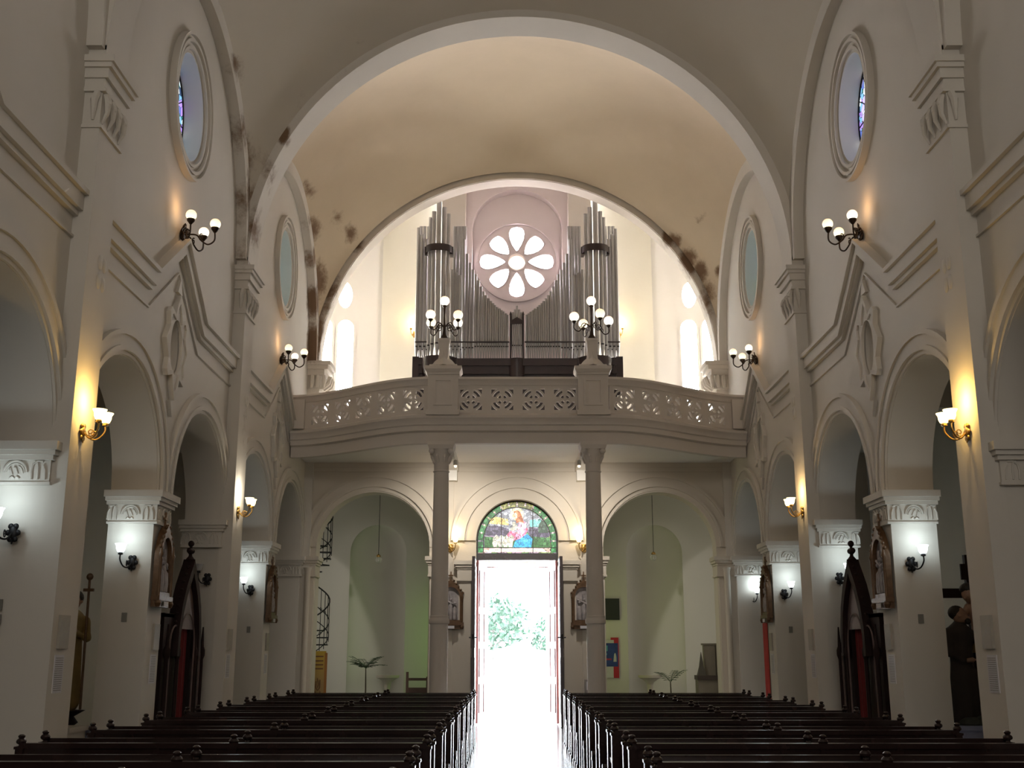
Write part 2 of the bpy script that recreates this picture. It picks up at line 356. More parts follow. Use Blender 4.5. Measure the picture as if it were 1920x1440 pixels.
def side_wall(sg):
    side = 'left' if sg < 0 else 'right'
    fm = lambda u, v, w: (sg*w, u, v)
    out = [(-9, 0)]
    for c in ARCH:
        out += [(c-RA, 0), (c-RA, SPR)] + [(c+RA*cos(radians(180-180*i/28)), SPR+RA*sin(radians(180-180*i/28))) for i in range(1, 28)] + [(c+RA, SPR), (c+RA, 0)]
    out += [(26.6, 0), (26.6, 14.8), (-9, 14.8)]
    holes = [[(y+.72*cos(a), OCZ+.84*sin(a)) for a in [2*pi*i/40 for i in range(40)]] for y in OCU]
    holes += [[(c+.27*cos(a), 5.86+.40*sin(a)) for a in [2*pi*i/32 for i in range(32)]] for c in (8.32, 15.50, 22.72)]
    wm = M['wall_l'] if sg < 0 else M['wall']
    wall = struct('wall_'+side, MB().prism(out, holes, fm, XW, XW+TH), wm)
    # oculus mouldings: stepped rings around each round window, and its glass
    for i, y in enumerate(OCU):
        mb = MB()
        for a0, b0, a1, b1, d0, d1 in ((1.00, 1.13, .955, 1.085, .10, .0), (.955, 1.085, .90, 1.03, .045, 0), (.90, 1.03, .855, .98, .085, 0), (.855, .98, .80, .92, .03, 0), (.80, .92, .755, .87, .06, 0), (.755, .87, .70, .82, .01, 0)):
            o_ = [(y+a0*cos(t), OCZ+b0*sin(t)) for t in [2*pi*k/56 for k in range(56)]]
            i_ = [(y+a1*cos(t), OCZ+b1*sin(t)) for t in [2*pi*k/56 for k in range(56)]]
            mb.prism(o_, [i_], fm, XW-d0, XW+.03)
        build('oculus_moulding', mb, wm, wall)
        w = struct('window_%d' % (i+(1 if sg < 0 else 4)), MB().prism([(y+.73*cos(t), OCZ+.85*sin(t)) for t in [2*pi*k/40 for k in range(40)]], [], fm, XW+.32, XW+.345), M['oculus_glass'] if i < 2 else M['oculus_glass2'])
        lead = MB()
        for k in range(6):
            t = pi*k/6; lead.tube([fm(y-.72*cos(t), OCZ-.83*sin(t), XW+.31), fm(y+.72*cos(t), OCZ+.83*sin(t), XW+.31)], .010, 5)
        for q in (.3, .72): lead.tube([fm(y+q*cos(t), OCZ+q*1.15*sin(t), XW+.31) for t in [2*pi*k/32 for k in range(32)]], .014, 5, closed=True)
        build('lead_tracery', lead, M['black_iron'], w)
    # archivolts
    for c in ARCH:
        mb = MB()
        for r0, r1, d in ((1.80, 1.74, .075), (1.745, 1.60, .045), (1.605, 1.54, .07), (1.545, RA+.01, .03)):
            mb.prism(arc(c, SPR, r0, 0, 180, 30)+arc(c, SPR, r1, 180, 0, 30), [], fm, XW-d, XW+.02)
        build('archivolt', mb, wm, wall)
    # pilasters with capitals, carrying the transverse arches
    for y0, y1 in PIL + [(26.0, 26.3)]:
        build('pilaster', MB().box(sg*(XW+.01), sg*XP, y0, y1, 0, 8.4), wm, wall)
        mb = MB(); zt = 8.22
        ys = y0
        for z0, z1, d in ((zt-.08, zt, .14), (zt-.14, zt-.08, .11), (zt-.26, zt-.14, .07), (zt-.42, zt-.38, .05), (zt-.86, zt-.82, .03)):
            mb.box(sg*(XW+.01), sg*(XP-d), y0-d*.8, y1+d*.8, z0, z1)
        mb.box(sg*(XW+.01), sg*(XP-.03), y0-.03, y1+.03, zt-.38, zt-.26)
        build('capital', mb, wm, wall)
        mb = MB()     # carved leaves hanging under the capital
        for k in range(4):
            yy = y0+.06+(y1-y0-.12)*k/3
            mb.tube([(sg*(XP-.02), yy, zt-.42), (sg*(XP-.05), yy, zt-.50), (sg*(XP-.04), yy+.03, zt-.64), (sg*(XP-.0), yy, zt-.78)], [.035, .045, .03, .012], 6)
            mb.sph((sg*(XP-.06), yy, zt-.52), .035, 8, 6)
        for q in (0, 1): mb.tube([(sg*(XP+.05), y0-.01, zt-.42), (sg*(XP+.07), y0-.04, zt-.52), (sg*(XP+.08), y0-.01, zt-.76)], [.045, .045, .015], 6)
        build('capital_leaves', mb, wm, wall)
        mb = MB()     # small foliate relief above the arches
        for k in range(4):
            a = pi/4+k*pi/2; mb.sph((sg*XP, (y0+y1)/2+.12+.09*cos(a), 5.78+.16*sin(a)), .07, 8, 6, (.35, .8, 1.3))
        build('foliate_relief', mb, wm, wall)
    # piers: imposts with scrolls
    for j, (y0, y1, pl) in enumerate([(PIERS[k]-.30, PIERS[k]+.30, 0) for k in range(3)] + [(a-.02, b+.02, 1) for a, b in PIL] + [(25.93, 26.6, 2)]):
        mb = MB(); xi = XW-.02
        for z0, z1, d in ((SPR-.09, SPR, .12), (SPR-.14, SPR-.09, .09), (SPR-.19, SPR-.14, .06), (SPR-.42, SPR-.19, .02), (SPR-.45, SPR-.42, .035)):
            mb.box(sg*(xi-d*.9), sg*(XW+TH+d*.4), y0-d, y1+d, z0, z1)
        mb.box(sg*(xi+.0), sg*(XW+TH), y0-.005, y1+.005, SPR-.19, SPR-.14)
        build('impost', mb, wm, wall)
        mb = MB(); relief_scroll(mb, 5.32, SPR-.30, lambda u, v, w: (sg*u, y0-.02-w*.4, v), .95)
        if pl == 0: relief_scroll(mb, (y0+y1)/2, SPR-.30, lambda u, v, w: (sg*(xi-.02-w*.4), u, v), .85)
        build('impost_scrollwork', mb, wm, wall)
    # wall arches (lunette ribs)
    for y0, y1 in BAYS:
        c = (y0+y1)/2; R = (y1-y0)/2
        mb = MB().prism(arc(c, ZC, R+.25, 0, 180, 40)+arc(c, ZC, R-.10, 180, 0, 40), [], fm, XP+.02, XW+.02)
        build('wall_arch_rib', mb, wm, wall)
    # stepped string course rising to a gable over each medallion
    for y0, y1, c in ((5.12, 11.62, 8.30), (12.27, 18.72, 15.47), (19.40, 26.0, 22.7)):
        pl = [(y0, 6.62), (c-1.20, 6.62), (c, 7.50), (c+1.18, 6.60), (y1, 6.60)]
        mb = MB()
        def band(dz0, dz1, d, trim=0):
            up = [(u, v-dz0) for u, v in pl]; dn = [(u, v-dz1) for u, v in reversed(pl)]
            mb.prism(up+dn, [], fm, XW-d, XW+.02)
        band(0, .06, .16); band(.06, .24, .11); band(.24, .30, .06); band(.52, .55, .03)
        build('string_course', mb, wm, wall)
    # star medallion with an oval hollow
    for c in (8.32, 15.50, 22.72):
        z = 5.86; base = [(0,.78),(.10,.62),(.16,.44),(.34,.50),(.40,.42),(.36,.24),(.50,0)]
        pts = base + [(u, -v) for u, v in reversed(base[:-1])]; pts = pts + [(-u, v) for u, v in reversed(pts[1:-1])]
        star = [(c+u*1.08, z+v) for u, v in pts]
        ins = [(c+u*.90, z+v*.84) for u, v in pts]
        ov = [(c+.27*cos(t), z+.40*sin(t)) for t in [2*pi*k/32 for k in range(32)]]
        mb = MB().prism(star, [ins], fm, XW-.07, XW+.02)
        mb.prism(ins, [ov], fm, XW-.045, XW+.02)
        # hollow bowl
        rows = []
        for q in range(6):
            f = cos(q/5*pi/2); rows.append([fm(c+.28*f*cos(t)+1e-4*q, z+.41*f*sin(t), XW-.02+.17*sin(q/5*pi/2)) for t in [2*pi*k/32 for k in range(33)]])
        mb.strip(rows)
        for q in (1, -1):
            mb.prism([(c-.11, z+q*.80), (c+.11, z+q*.80), (c, z+q*1.02)], [], fm, XW-.05, XW+.02)
        build('medallion', mb, wm, wall)
    # aisle: outer wall and ceiling, both belonging to the shell
    struct('wall_aisle_'+side, MB().box(sg*8.2, sg*8.4, -9, 30.2, 0, 14.8), M['wall'])
    mb = MB().box(sg*(XW+TH), sg*8.2, -9, 26.6, 6.2, 6.35)
    for y in PIERS+[sum(p)/2 for p in PIL]:
        mb.box(sg*(XW+TH), sg*8.2, y-.25, y+.25, 5.7, 6.2)
    struct('ceiling_aisle_'+side, mb, M['wall'])
    return wall
for sg in (-1, 1): side_wall(sg)

# ------------------------------------------------------------------ vaults and transverse arches
A_ = 4.95
for i, (y0, y1) in enumerate(BAYS):
    c = (y0+y1)/2; b = (y1-y0)/2; r2 = A_*A_+b*b; NU, NV = 56, 40
    rows = []
    for p in range(NV+1):
        y = -b*cos(pi*p/NV); 
        rows.append([(-A_*cos(pi*q/NU), c+y, ZC+sqrt(max(0, r2-(A_*cos(pi*q/NU))**2-y*y))) for q in range(NU+1)])
    struct('ceiling_vault_%d' % (i+1), MB().strip(rows), M['vault2'] if i == 3 else M['vault1'])
for i, (y0, y1) in enumerate(PIL+[(-3.5, -2.85)]):
    mb = MB().prism(arc(0, ZC, 5.30, 0, 180, 64)+arc(0, ZC, 4.80, 180, 0, 64), [], fY(), y0, y1)
    struct('trim_%d' % (i+1), mb, M['arch_b'] if i == 2 else M['wall'])
struct('ceiling_roof', MB().box(-8.4, 8.4, -9, 30.2, 14.8, 15), M['wall'])

# chancel end behind the photographer; its three glowing window panes are added fill light
mb = MB().prism([(-8.4, 0), (8.4, 0), (8.4, 14.8), (-8.4, 14.8)], [[(c-.9, 3.5)]+[(c+.9, 3.5)]+arc(c, 8.6, .9, 0, 180, 16) for c in (-3, 0, 3)], fY(), -9.2, -9)
struct('wall_chancel', mb, M['wall'])
for k, c in enumerate((-3, 0, 3)):
    w = struct('window_%d' % (20+k), MB().prism([(c-.9, 3.5)]+[(c+.9, 3.5)]+arc(c, 8.6, .9, 0, 180, 16), [], fY(), -9.12, -9.08), M['chancel_fill_pane'])

# ------------------------------------------------------------------ back wall: arcade under the gallery, end arch above
YB = 26.1
outer = [(-5, 0)]
for c in (-3.36, 3.28):
    pass
def arch_notch(c, r, spr, n=28): return [(c-r, 0), (c-r, spr)]+[(c+r*cos(radians(180-180*i/n)), spr+r*sin(radians(180-180*i/n))) for i in range(1, n)]+[(c+r, spr), (c+r, 0)]
out = [(-8.2, 0)] + arch_notch(-3.36, 1.31, 3.95) + arch_notch(-.02, .95, 4.15) + arch_notch(3.28, 1.31, 3.95) + [(8.2, 0), (8.2, 6.3), (-8.2, 6.3)]
struct('wall_back', MB().prism(out, [], fY(), YB, YB+.5), M['end'])
out = [(-5.7, 6.3), (-4.8, 6.3), (-4.8, ZC-.05)]+[(4.80*cos(radians(180-180*i/60)), ZC+4.80*sin(radians(180-180*i/60))) for i in range(0, 61)]+[(4.8, 6.3), (5.7, 6.3), (5.7, 14.8), (-5.7, 14.8)]
wb = struct('wall_end_arch', MB().prism(out, [], fY(), YB, YB+.45), M['end'])
mb = MB()
mb.prism(arc(0, ZC, 5.12, 0, 180, 64)+arc(0, ZC, 5.04, 180, 0, 64), [], fY(), YB-.09, YB+.02)
mb.prism(arc(0, ZC, 5.05, 0, 180, 64)+arc(0, ZC, 4.81, 180, 0, 64), [], fY(), YB-.04, YB+.02)
build('archivolt', mb, M['end'], wb)
for sg in (-1, 1):
    mb = MB()
    for z0, z1, d in ((8.26, 8.36, .34), (8.16, 8.26, .28), (8.02, 8.16, .20), (7.72, 8.02, .12), (7.68, 7.72, .16)):
        mb.box(sg*5.05, sg*(4.8-d), YB-.2-d*.4, YB+.45, z0, z1)
    mb.box(sg*5.05, sg*4.72, YB-.2, YB+.45, 6.3, 7.7)
    for k in range(3): mb.tube([(sg*4.66, YB-.14+.22*k, 7.72), (sg*4.52, YB-.16+.22*k, 7.84), (sg*4.48, YB-.14+.22*k, 8.0)], [.04, .06, .05], 6)
    for k in range(3): mb.tube([(sg*(4.62+.14*k), YB-.26, 7.72), (sg*(4.60+.14*k), YB-.31, 7.86), (sg*(4.60+.14*k), YB-.30, 8.0)], [.04, .06, .05], 6)
    build('capital', mb, M['end'], wb)
# archivolts, responds and mouldings on the arcade
mb = MB()
for c, r in ((-3.36, 1.31), (3.28, 1.31)):
    for r0, r1, d in ((r+.36, r+.31, .07), (r+.32, r+.14, .04), (r+.15, r+.09, .065), (r+.10, r, .02)):
        mb.prism(arc(c, 3.98, r0, 0, 180, 36)+arc(c, 3.98, r1, 180, 0, 36), [], fY(), YB-d, YB+.02)
for r0, r1, d in ((1.53, 1.47, .09), (1.48, 1.27, .06), (1.28, 1.22, .08), (1.23, 1.02, .04), (1.03, .955, .06)):
    mb.prism(arc(-.02, 4.13, r0, 0, 180, 36)+arc(-.02, 4.13, r1, 180, 0, 36), [], fY(), YB-d, YB+.02)
mb.box(-5, 5, YB-.05, YB+.02, 5.84, 5.95); mb.box(-5, 5, YB-.03, YB+.02, 5.74, 5.84)
struct('trim_10', mb, M['end'])
mb = MB()
def respond(cx, w, z=3.76, d=.06):
    mb.box(cx-w, cx+w, YB-d, YB+.02, 0, z-.4)
    for z0, z1, e in ((z-.09, z, .11), (z-.15, z-.09, .08), (z-.20, z-.15, .05), (z-.42, z-.20, .035), (z-.46, z-.42, .05)):
        mb.box(cx-w-e, cx+w+e, YB-d-e, YB+.5, z0, z1)
for cx in (-4.82, -1.90, 1.86, 4.74): respond(cx, .13)
for cx in (-4.90, 4.86): mb.lathe([(.07, 0), (.07, 3.4), (.10, 3.5)], (cx*.985, YB-.12, 0), 12)
for cx in (-1.22, 1.18):
    respond(cx, .14, 3.66, .10); mb.lathe([(.05, 0), (.05, 3.2), (.08, 3.3)], (cx-.19*(1 if cx > 0 else -1), YB-.06, 0), 12)
mb.box(-1.66, -1.50, YB-.04, YB+.02, 0, 5.9); mb.box(1.46, 1.62, YB-.04, YB+.02, 0, 5.9)
struct('trim_11', mb, M['end'])

# ------------------------------------------------------------------ rooms beyond the arcade
BX = {-1: -3.62, 1: 3.56}
mb = MB()
out = [(-8.2, 0), (-1.35, 0), (-1.35, 6.0), (-8.2, 6.0)]
for sg, nm in ((-1, 'left'), (1, 'right')):
    c = BX[sg]; R = .73; ys = 29.4
    x0, x1 = sorted((sg*1.45, sg*8.2))
    loop = [(c-R, 0), (c-R, 4.13)]+[(c+R*cos(radians(180-180*i/20)), 4.13+R*sin(radians(180-180*i/20))) for i in range(1, 20)]+[(c+R, 4.13), (c+R, 0)]
    mb = MB().prism([(x0, 0)]+loop+[(x1, 0), (x1, 6.1), (x0, 6.1)], [], fY(), ys, ys+.1)
    rows = [[(c-R*cos(t), ys+.05+.55*sin(t), z) for t in [pi*k/20 for k in range(21)]] for z in (0, 2, 4.13)]
    for q in range(1, 9):
        e = q/8*pi/2; rows.append([(c-R*cos(e)*cos(t)+0, ys+.05+.55*sin(t)*cos(e), 4.13+R*sin(e)) for t in [pi*k/20 for k in range(21)]])
    mb.strip(rows)
    struct('wall_porch_'+nm, mb, M['white'])
    # side wall of the centre passage, with a tall window of green glass towards the room
    mb = MB().box(sg*1.45, sg*1.60, 26.6, 30, 0, 6.1); struct('wall_passage_'+nm, mb, M['white'])
    # green-glass side window in the outer wall
    y0, y1, z0, z1 = (28.0, 28.9, .9, 3.0)
    if sg > 0: y0, y1, z1 = 27.3, 28.6, 3.4
    w = struct('window_%d' % (31 if sg > 0 else 30), MB().box(sg*1.63, sg*1.60, y0, y1, z0, z1), M['ygreen_pane'] if sg > 0 else M['green_pane'])
    ym = (y0+y1)/2
    build('window_frame', MB().box(sg*1.65, sg*1.60, y0-.1, y1+.1, z0-.1, z0).box(sg*1.65, sg*1.60, y0-.1, y1+.1, z1, z1+.1).box(sg*1.645, sg*1.6, ym-.02, ym+.02, z0, z1), M['white'], w)
    w = struct('window_%d' % (33 if sg > 0 else 32), MB().box(sg*8.1, sg*8.15, 27.2, 28.9, 1.2, 4.6), M['porch_fill_pane'])  # added glowing pane, set unseen in the outer wall to brighten the room
    build('window_frame', MB().box(sg*8.08, sg*8.16, 27.1, 29.0, 1.1, 1.2).box(sg*8.08, sg*8.16, 27.1, 29.0, 4.6, 4.7).box(sg*8.08, sg*8.16, 28.03, 28.07, 1.2, 4.6), M['white'], w)
struct('ceiling_porch', MB().box(-8.2, 8.2, 26.6, 30, 6.0, 6.3), M['white'])
struct('wall_front_door', MB().prism([(-8.4, -.2), (-1.2, -.2), (-1.2, 3.9), (1.2, 3.9), (1.2, -.2), (8.4, -.2), (8.4, 6.3), (-8.4, 6.3)], [], fY(), 30, 30.2), M['white'])

# ------------------------------------------------------------------ organ loft behind the end arch
mb = MB()
# centre mass with deep recess
mb.prism([(-2.02, 6.3), (-1.39, 6.3), (-1.39, 14.2), (1.37, 14.2), (1.37, 6.3), (1.98, 6.3), (1.98, 14.8), (-2.02, 14.8)], [], fY(), 28.2, 28.75)
struct('wall_loft_centre', mb, M['balc'])
NR = 1.22
loop = [(-NR, 6.3), (-NR, 12.85)]+[(NR*cos(radians(180-180*i/32)), 12.85+NR*.93*sin(radians(180-180*i/32))) for i in range(1, 32)]+[(NR, 12.85), (NR, 6.3)]
struct('wall_loft_niche', MB().prism([(-1.5, 6.3)]+loop+[(1.5, 6.3), (1.5, 14.8), (-1.5, 14.8)], [], fY(), 28.72, 29.02), M['pink'], smooth=0)
# rose wall with eight petal lights round a centre light
RC = (-.01, 12.0)
def petal(k):
    a = pi/2+k*pi/4; pts = []
    if k % 2 == 0: prof = [(.30, .0), (.36, .06), (.50, .14), (.66, .20), (.80, .22), (.90, .205), (.98, .15), (1.02, .0)]
    else: prof = [(.30, .0), (.36, .07), (.48, .15), (.62, .205), (.74, .22), (.84, .20), (.90, .17), (.93, .08), (.94, .0)]
    full = prof + [(r, -w) for r, w in reversed(prof[1:-1])]
    return [(RC[0]+r*cos(a)-w*sin(a), RC[1]+r*sin(a)+w*cos(a)) for r, w in full]
hole = [petal(k) for k in range(8)]
core = [(RC[0]+.235*cos(t), RC[1]+.235*sin(t)) for t in [2*pi*k/24 for k in range(24)]]
mb = MB().prism([(-1.3, 6.3), (1.3, 6.3), (1.3, 14.6), (-1.3, 14.6)], [[(RC[0]+1.10*cos(t), RC[1]+1.10*sin(t)) for t in [2*pi*k/64 for k in range(64)]]], fY(), 29.02, 29.22)
mb.prism([(RC[0]+.29*cos(t), RC[1]+.29*sin(t)) for t in [2*pi*k/32 for k in range(32)]], [core], fY(), 29.02, 29.22)
for k in range(8):
    a = 90+k*45
    mb.prism([(RC[0]+1.10*cos(radians(a-22.5+45*i/8)), RC[1]+1.10*sin(radians(a-22.5+45*i/8))) for i in range(9)]+[(RC[0]+.29*cos(radians(a+22.5-45*i/4)), RC[1]+.29*sin(radians(a+22.5-45*i/4))) for i in range(5)], [petal(k)], fY(), 29.02, 29.22)
rw = struct('wall_rose', mb, M['pink'], smooth=0)
mb = MB()
mb.prism([(RC[0]+1.16*cos(t), RC[1]+1.16*sin(t)) for t in [2*pi*k/60 for k in range(60)]], [[(RC[0]+1.08*cos(t), RC[1]+1.08*sin(t)) for t in [2*pi*k/60 for k in range(60)]]], fY(), 28.94, 29.03)
mb.prism([(RC[0]+.28*cos(t), RC[1]+.28*sin(t)) for t in [2*pi*k/24 for k in range(24)]], [core], fY(), 28.99, 29.03)
for k in range(8):
    pts = petal(k); mb.tube([(u, 29.01, v) for u, v in pts], .018, 5, closed=True)
build('rose_moulding', mb, M['pink'], rw)
w = struct('window_7', MB().prism(core, [], fY(), 29.19, 29.21), M['pane_core'])
mb = MB()
for k in range(8): mb.prism(petal(k), [], fY(), 29.19, 29.21)
build('petal_panes', mb, M['pane_rose'], w)
# cream back panels
for sg, nm in ((-1, 'left'), (1, 'right')):
    x0, x1 = sorted((sg*1.9, sg*3.68))
    struct('wall_loft_'+nm, MB().box(x0, x1, 29.1, 29.3, 6.3, 14.8), M['cream'])
    # angled panel with paired arched windows and a small oculus
    p0 = Vector((sg*3.66, 29.15, 0)); p1 = Vector((sg*5.72, 28.55, 0)); d = (p1-p0); Lw = d.length; d.normalize(); nrm = Vector((0, 0, 1)).cross(d)*(-sg)
    if nrm.y > 0: nrm = -nrm
    def fm(u, v, w, p0=p0, d=d, nrm=nrm): q = p0+d*u-nrm*w; return (q.x, q.y, v)
    lights = []
    for c in (.98, 1.55):
        lights.append([(c-.21, 7.2), (c+.21, 7.2)]+arc(c, 10.08, .21, 0, 180, 12))
    oc = [(1.02+.19*cos(t), 11.0+.36*sin(t)) for t in [2*pi*k/20 for k in range(20)]]
    wl = struct('wall_loft_window_'+nm, MB().prism([(0, 6.3), (Lw, 6.3), (Lw, 14.8), (0, 14.8)], lights+[oc], fm, 0, .25), M['white'])
    mb = MB()
    for c in (.98, 1.55): 
        mb.prism([(c-.27, 7.1)]+[(c-.27, 10.08)]+arc(c, 10.08, .27, 180, 0, 14)+[(c+.27, 7.1), (c+.21, 7.1), (c+.21, 10.08)]+arc(c, 10.08, .21, 0, 180, 14)+[(c-.21, 7.1)], [], fm, -.04, .01)
    build('window_surround', mb, M['white'], wl)
    mb = MB()
    for l in lights: mb.prism(l, [], fm, .18, .20)
    w = struct('window_%d' % (8 if sg < 0 else 9), mb, M['pane'])
    build('oculus_pane', MB().prism(oc, [], fm, .18, .20), M['pane'], w)
    mb = MB()
    for c in (.98, 1.55):
        for z in (8.0, 8.8, 9.6): mb.tube([fm(c-.2, z, .16), fm(c+.2, z, .16)], .008, 4)
        mb.tube([fm(c, 7.2, .16), fm(c, 10.25, .16)], .006, 4)
    build('glazing_bars', mb, M['black_iron'], w)
    struct('wall_loft_side_'+nm, MB().box(sg*5.6, sg*5.75, 26.5, 30, 6.3, 14.8), M['cream'])

# ------------------------------------------------------------------ gallery (balcony)
def plan(s):      # signed arc parameter = x, returns y of the front face
    x = abs(s)
    if x <= 1.9: return 22.42
    t = (x-1.9)/3.1
    return 22.42+1.68*(t*t*(3-2*t))*.92+.14*t
YF = plan
def rail_pt(x, off, z):
    h = .01; dx = 2*h; dy = YF(x+h)-YF(x-h); l = sqrt(dx*dx+dy*dy)
    return (x+dy/l*off, YF(x)-dx/l*off, z)      # positive offset = towards the nave
balcony = empty('gallery', (0, 0, 0), label='curved white organ gallery spanning the nave above two columns', cat='balcony')
XS = [-4.98+i*9.96/120 for i in range(121)]
def sweep(prof):   # closed profile [(off,z)]
    rows = [[rail_pt(x, o, z) for o, z in prof+[prof[0]]] for x in XS]
    return MB().strip(rows)
build('handrail', sweep([(-.12, 7.12), (.06, 7.12), (.07, 7.07), (.03, 7.03), (.02, 6.95), (-.10, 6.95)]), M['balc'], balcony)
build('cornice', sweep([(-.12, 6.36), (.02, 6.36), (.06, 6.33), (.13, 6.30), (.13, 6.25), (.08, 6.20), (.07, 6.12), (.04, 6.10), (.035, 6.00), (-.04, 5.97), (-.05, 5.75), (-.20, 5.75), (-.20, 6.30)]), M['balc'], balcony)
mb = MB()      # gallery floor slab
rows = [[(x, YF(x)+.1, 6.28), (x, 26.15, 6.28), (x, 26.15, 5.95), (x, YF(x)+.1, 5.95), (x, YF(x)+.1, 6.28)] for x in XS]
mb.strip(rows); mb.box(-5.6, 5.6, 26.1, 30, 6.28, 6.34)
build('floor_slab', mb, M['white'], balcony)
for cx in (-1.55, 1.50): build('beam', MB().box(cx-.16, cx+.16, 22.5, 26.1, 5.74, 5.96).box(cx-.13, cx+.13, 25.85, 26.1, 5.5, 5.74), M['white'], balcony)
def ringslot(r0, r1, a, h):
    return arc(0, 0, r0, a-h, a+h, 6)+arc(0, 0, r1, a+h*.9, a-h*.9, 6)
def panel(cs, w):      # cs = centre arc-length param (x), w = width along x
    hw = w/2; holes = []
    S = .225
    for a in (45, 135, 225, 315):
        holes.append([(u, v) for u, v in ringslot(.205, .145, a, 29)])
        holes.append([(u, v) for u, v in ringslot(.105, .045, a, 26)])
        sx = 1 if cos(radians(a)) > 0 else -1; sz = 1 if sin(radians(a)) > 0 else -1
        holes.append([(sx*S, sz*S), (sx*.10, sz*S)]+[(sx*.243*cos(radians(q)), sz*.243*sin(radians(q))) for q in (62, 53, 45, 37, 28)]+[(sx*S, sz*.10)])
    # clean duplicate corners
    holes2 = []
    for h in holes:
        g = []
        for p in h:
            if not g or (abs(p[0]-g[-1][0])+abs(p[1]-g[-1][1])) > 1e-3: g.append(p)
        holes2.append(g)
    n = 8
    outer = [(-hw/SX(cs)+0, -.30)]
    outer = [(-hw+2*hw*i/n, -.31) for i in range(n+1)]+[(hw-2*hw*i/n, .30) for i in range(n+1)]
    def fm(u, v, w_, cs=cs): return rail_pt(cs+u*SX(cs), -w_, 6.66+v)
    return MB().prism(outer, holes2, fm, -.0, .09)
def SX(x):       # dx per unit arc length
    h = .01; dy = YF(x+h)-YF(x-h); return 2*h/sqrt(4*h*h+dy*dy)
PED = (-1.55, 1.52)
for c in (-.985, -.34, .305, .95):
    if True: build('balustrade_panel', panel(c, .645), M['balc'], balcony)
def arc_positions(x0, x1, n):
    m = 400; xs = [x0+(x1-x0)*i/m for i in range(m+1)]; L = [0]
    for i in range(m): L.append(L[-1]+sqrt((xs[i+1]-xs[i])**2+(YF(xs[i+1])-YF(xs[i]))**2))
    out = []
    for k in range(n):
        t = L[-1]*(k+.5)/n; j = next(i for i in range(m+1) if L[i] >= t); out.append(xs[j])
    return out, L[-1]/n
for sg in (-1, 1):
    xs, wv = arc_positions(1.85, 4.62, 5)
    for x in xs: build('balustrade_panel', panel(sg*x, wv*1.005), M['balc'], balcony)
    mb = MB(); rows = []
    for i in range(9):
        x = sg*(4.60+.38*i/8); rows.append([rail_pt(x, o, z) for o, z in ((0, 6.35), (0, 6.96), (-.09, 6.96), (-.09, 6.35), (0, 6.35))])
    mb.strip(rows); mb.box(sg*4.68, sg*4.98, YF(4.8)-.13, YF(4.8)+.1, 6.35, 7.0)
    build('end_block', mb, M['balc'], balcony)
for cx in PED:
    mb = MB(); y = 22.40
    mb.box(cx-.31, cx+.31, y-.14, y+.22, 6.30, 7.14)
    mb.box(cx-.34, cx+.34, y-.17, y+.25, 6.30, 6.40)
    mb.prism([(cx-.19, 6.50), (cx+.19, 6.50), (cx+.19, 7.05), (cx-.19, 7.05)], [[(cx-.15, 6.54), (cx+.15, 6.54), (cx+.15, 7.01), (cx-.15, 7.01)]], fY(), y-.165, y-.13)
    mb.box(cx-.33, cx+.33, y-.17, y+.24, 7.14, 7.19); mb.frus(cx, y+.03, 7.19, 7.25, .34, .22, .38, .26); mb.box(cx-.38, cx+.38, y-.23, y+.29, 7.25, 7.31)
    mb.frus(cx, y+.03, 7.31, 7.36, .30, .20, .28, .18)
    mb.lathe([(.27, 7.34), (.24, 7.40), (.17, 7.48), (.12, 7.52), (.11, 7.60), (.10, 7.68)], (cx, y+.03, 0), 4)
    mb.frus(cx, y+.03, 7.50, 7.88, .085, .085, .115, .115); mb.box(cx-.13, cx+.13, y-.10, y+.16, 7.88, 7.93)
    build('pedestal', mb, M['balc'], balcony)

# columns
def column(cx, y, label):
    t = empty('column', (cx, y, 0), label=label, cat='column', group='round columns under the gallery')
    build('shaft', MB().lathe([(.175, .3), (.178, 1.5), (.176, 2.2), (.165, 3.5), (.150, 5.2)], (0,0,0), 28), M['balc'], t)
    build('base', MB().box(-.26, .26, -.26, .26, 0, .14).lathe([(.25, .14), (.25, .2), (.21, .24), (.20, .3)], (0,0,0), 24), M['balc'], t)
    build('collar', MB().lathe([(.17, 2.14), (.20, 2.16), (.205, 2.20), (.20, 2.24), (.185, 2.26), (.19, 2.30), (.17, 2.32)], (0,0,0), 24).lathe([(.15, 5.14), (.17, 5.16), (.15, 5.19)], (0,0,0), 24), M['balc'], t)
    mb = MB().lathe([(.15, 5.18), (.155, 5.36), (.20, 5.50), (.24, 5.60)], (0,0,0), 24)
    mb.frus(0, 0, 5.60, 5.68, .24, .24, .27, .27); mb.box(-.27, .27, -.27, .27, 5.68, 5.75)
    for k in range(8):
        a = pi/8+k*pi/4; c, s_ = cos(a), sin(a)
        mb.tube([(.15*c, .15*s_, 5.34), (.19*c, .19*s_, 5.44), (.22*c, .22*s_, 5.48), (.23*c, .23*s_, 5.44)], [.03, .035, .025, .01], 6)
    for k in range(4):
        a = pi/4+k*pi/2; mb.sph((.27*cos(a), .27*sin(a), 5.56), .06, 10, 7); mb.sph((.30*cos(a), .30*sin(a), 5.54), .03, 8, 6)
    build('capital', mb, M['balc'], t)
    return t
column(-1.57, 22.47, 'round white column left of the central aisle, carrying the gallery')
column(1.50, 22.47, 'round white column right of the central aisle, carrying the gallery')

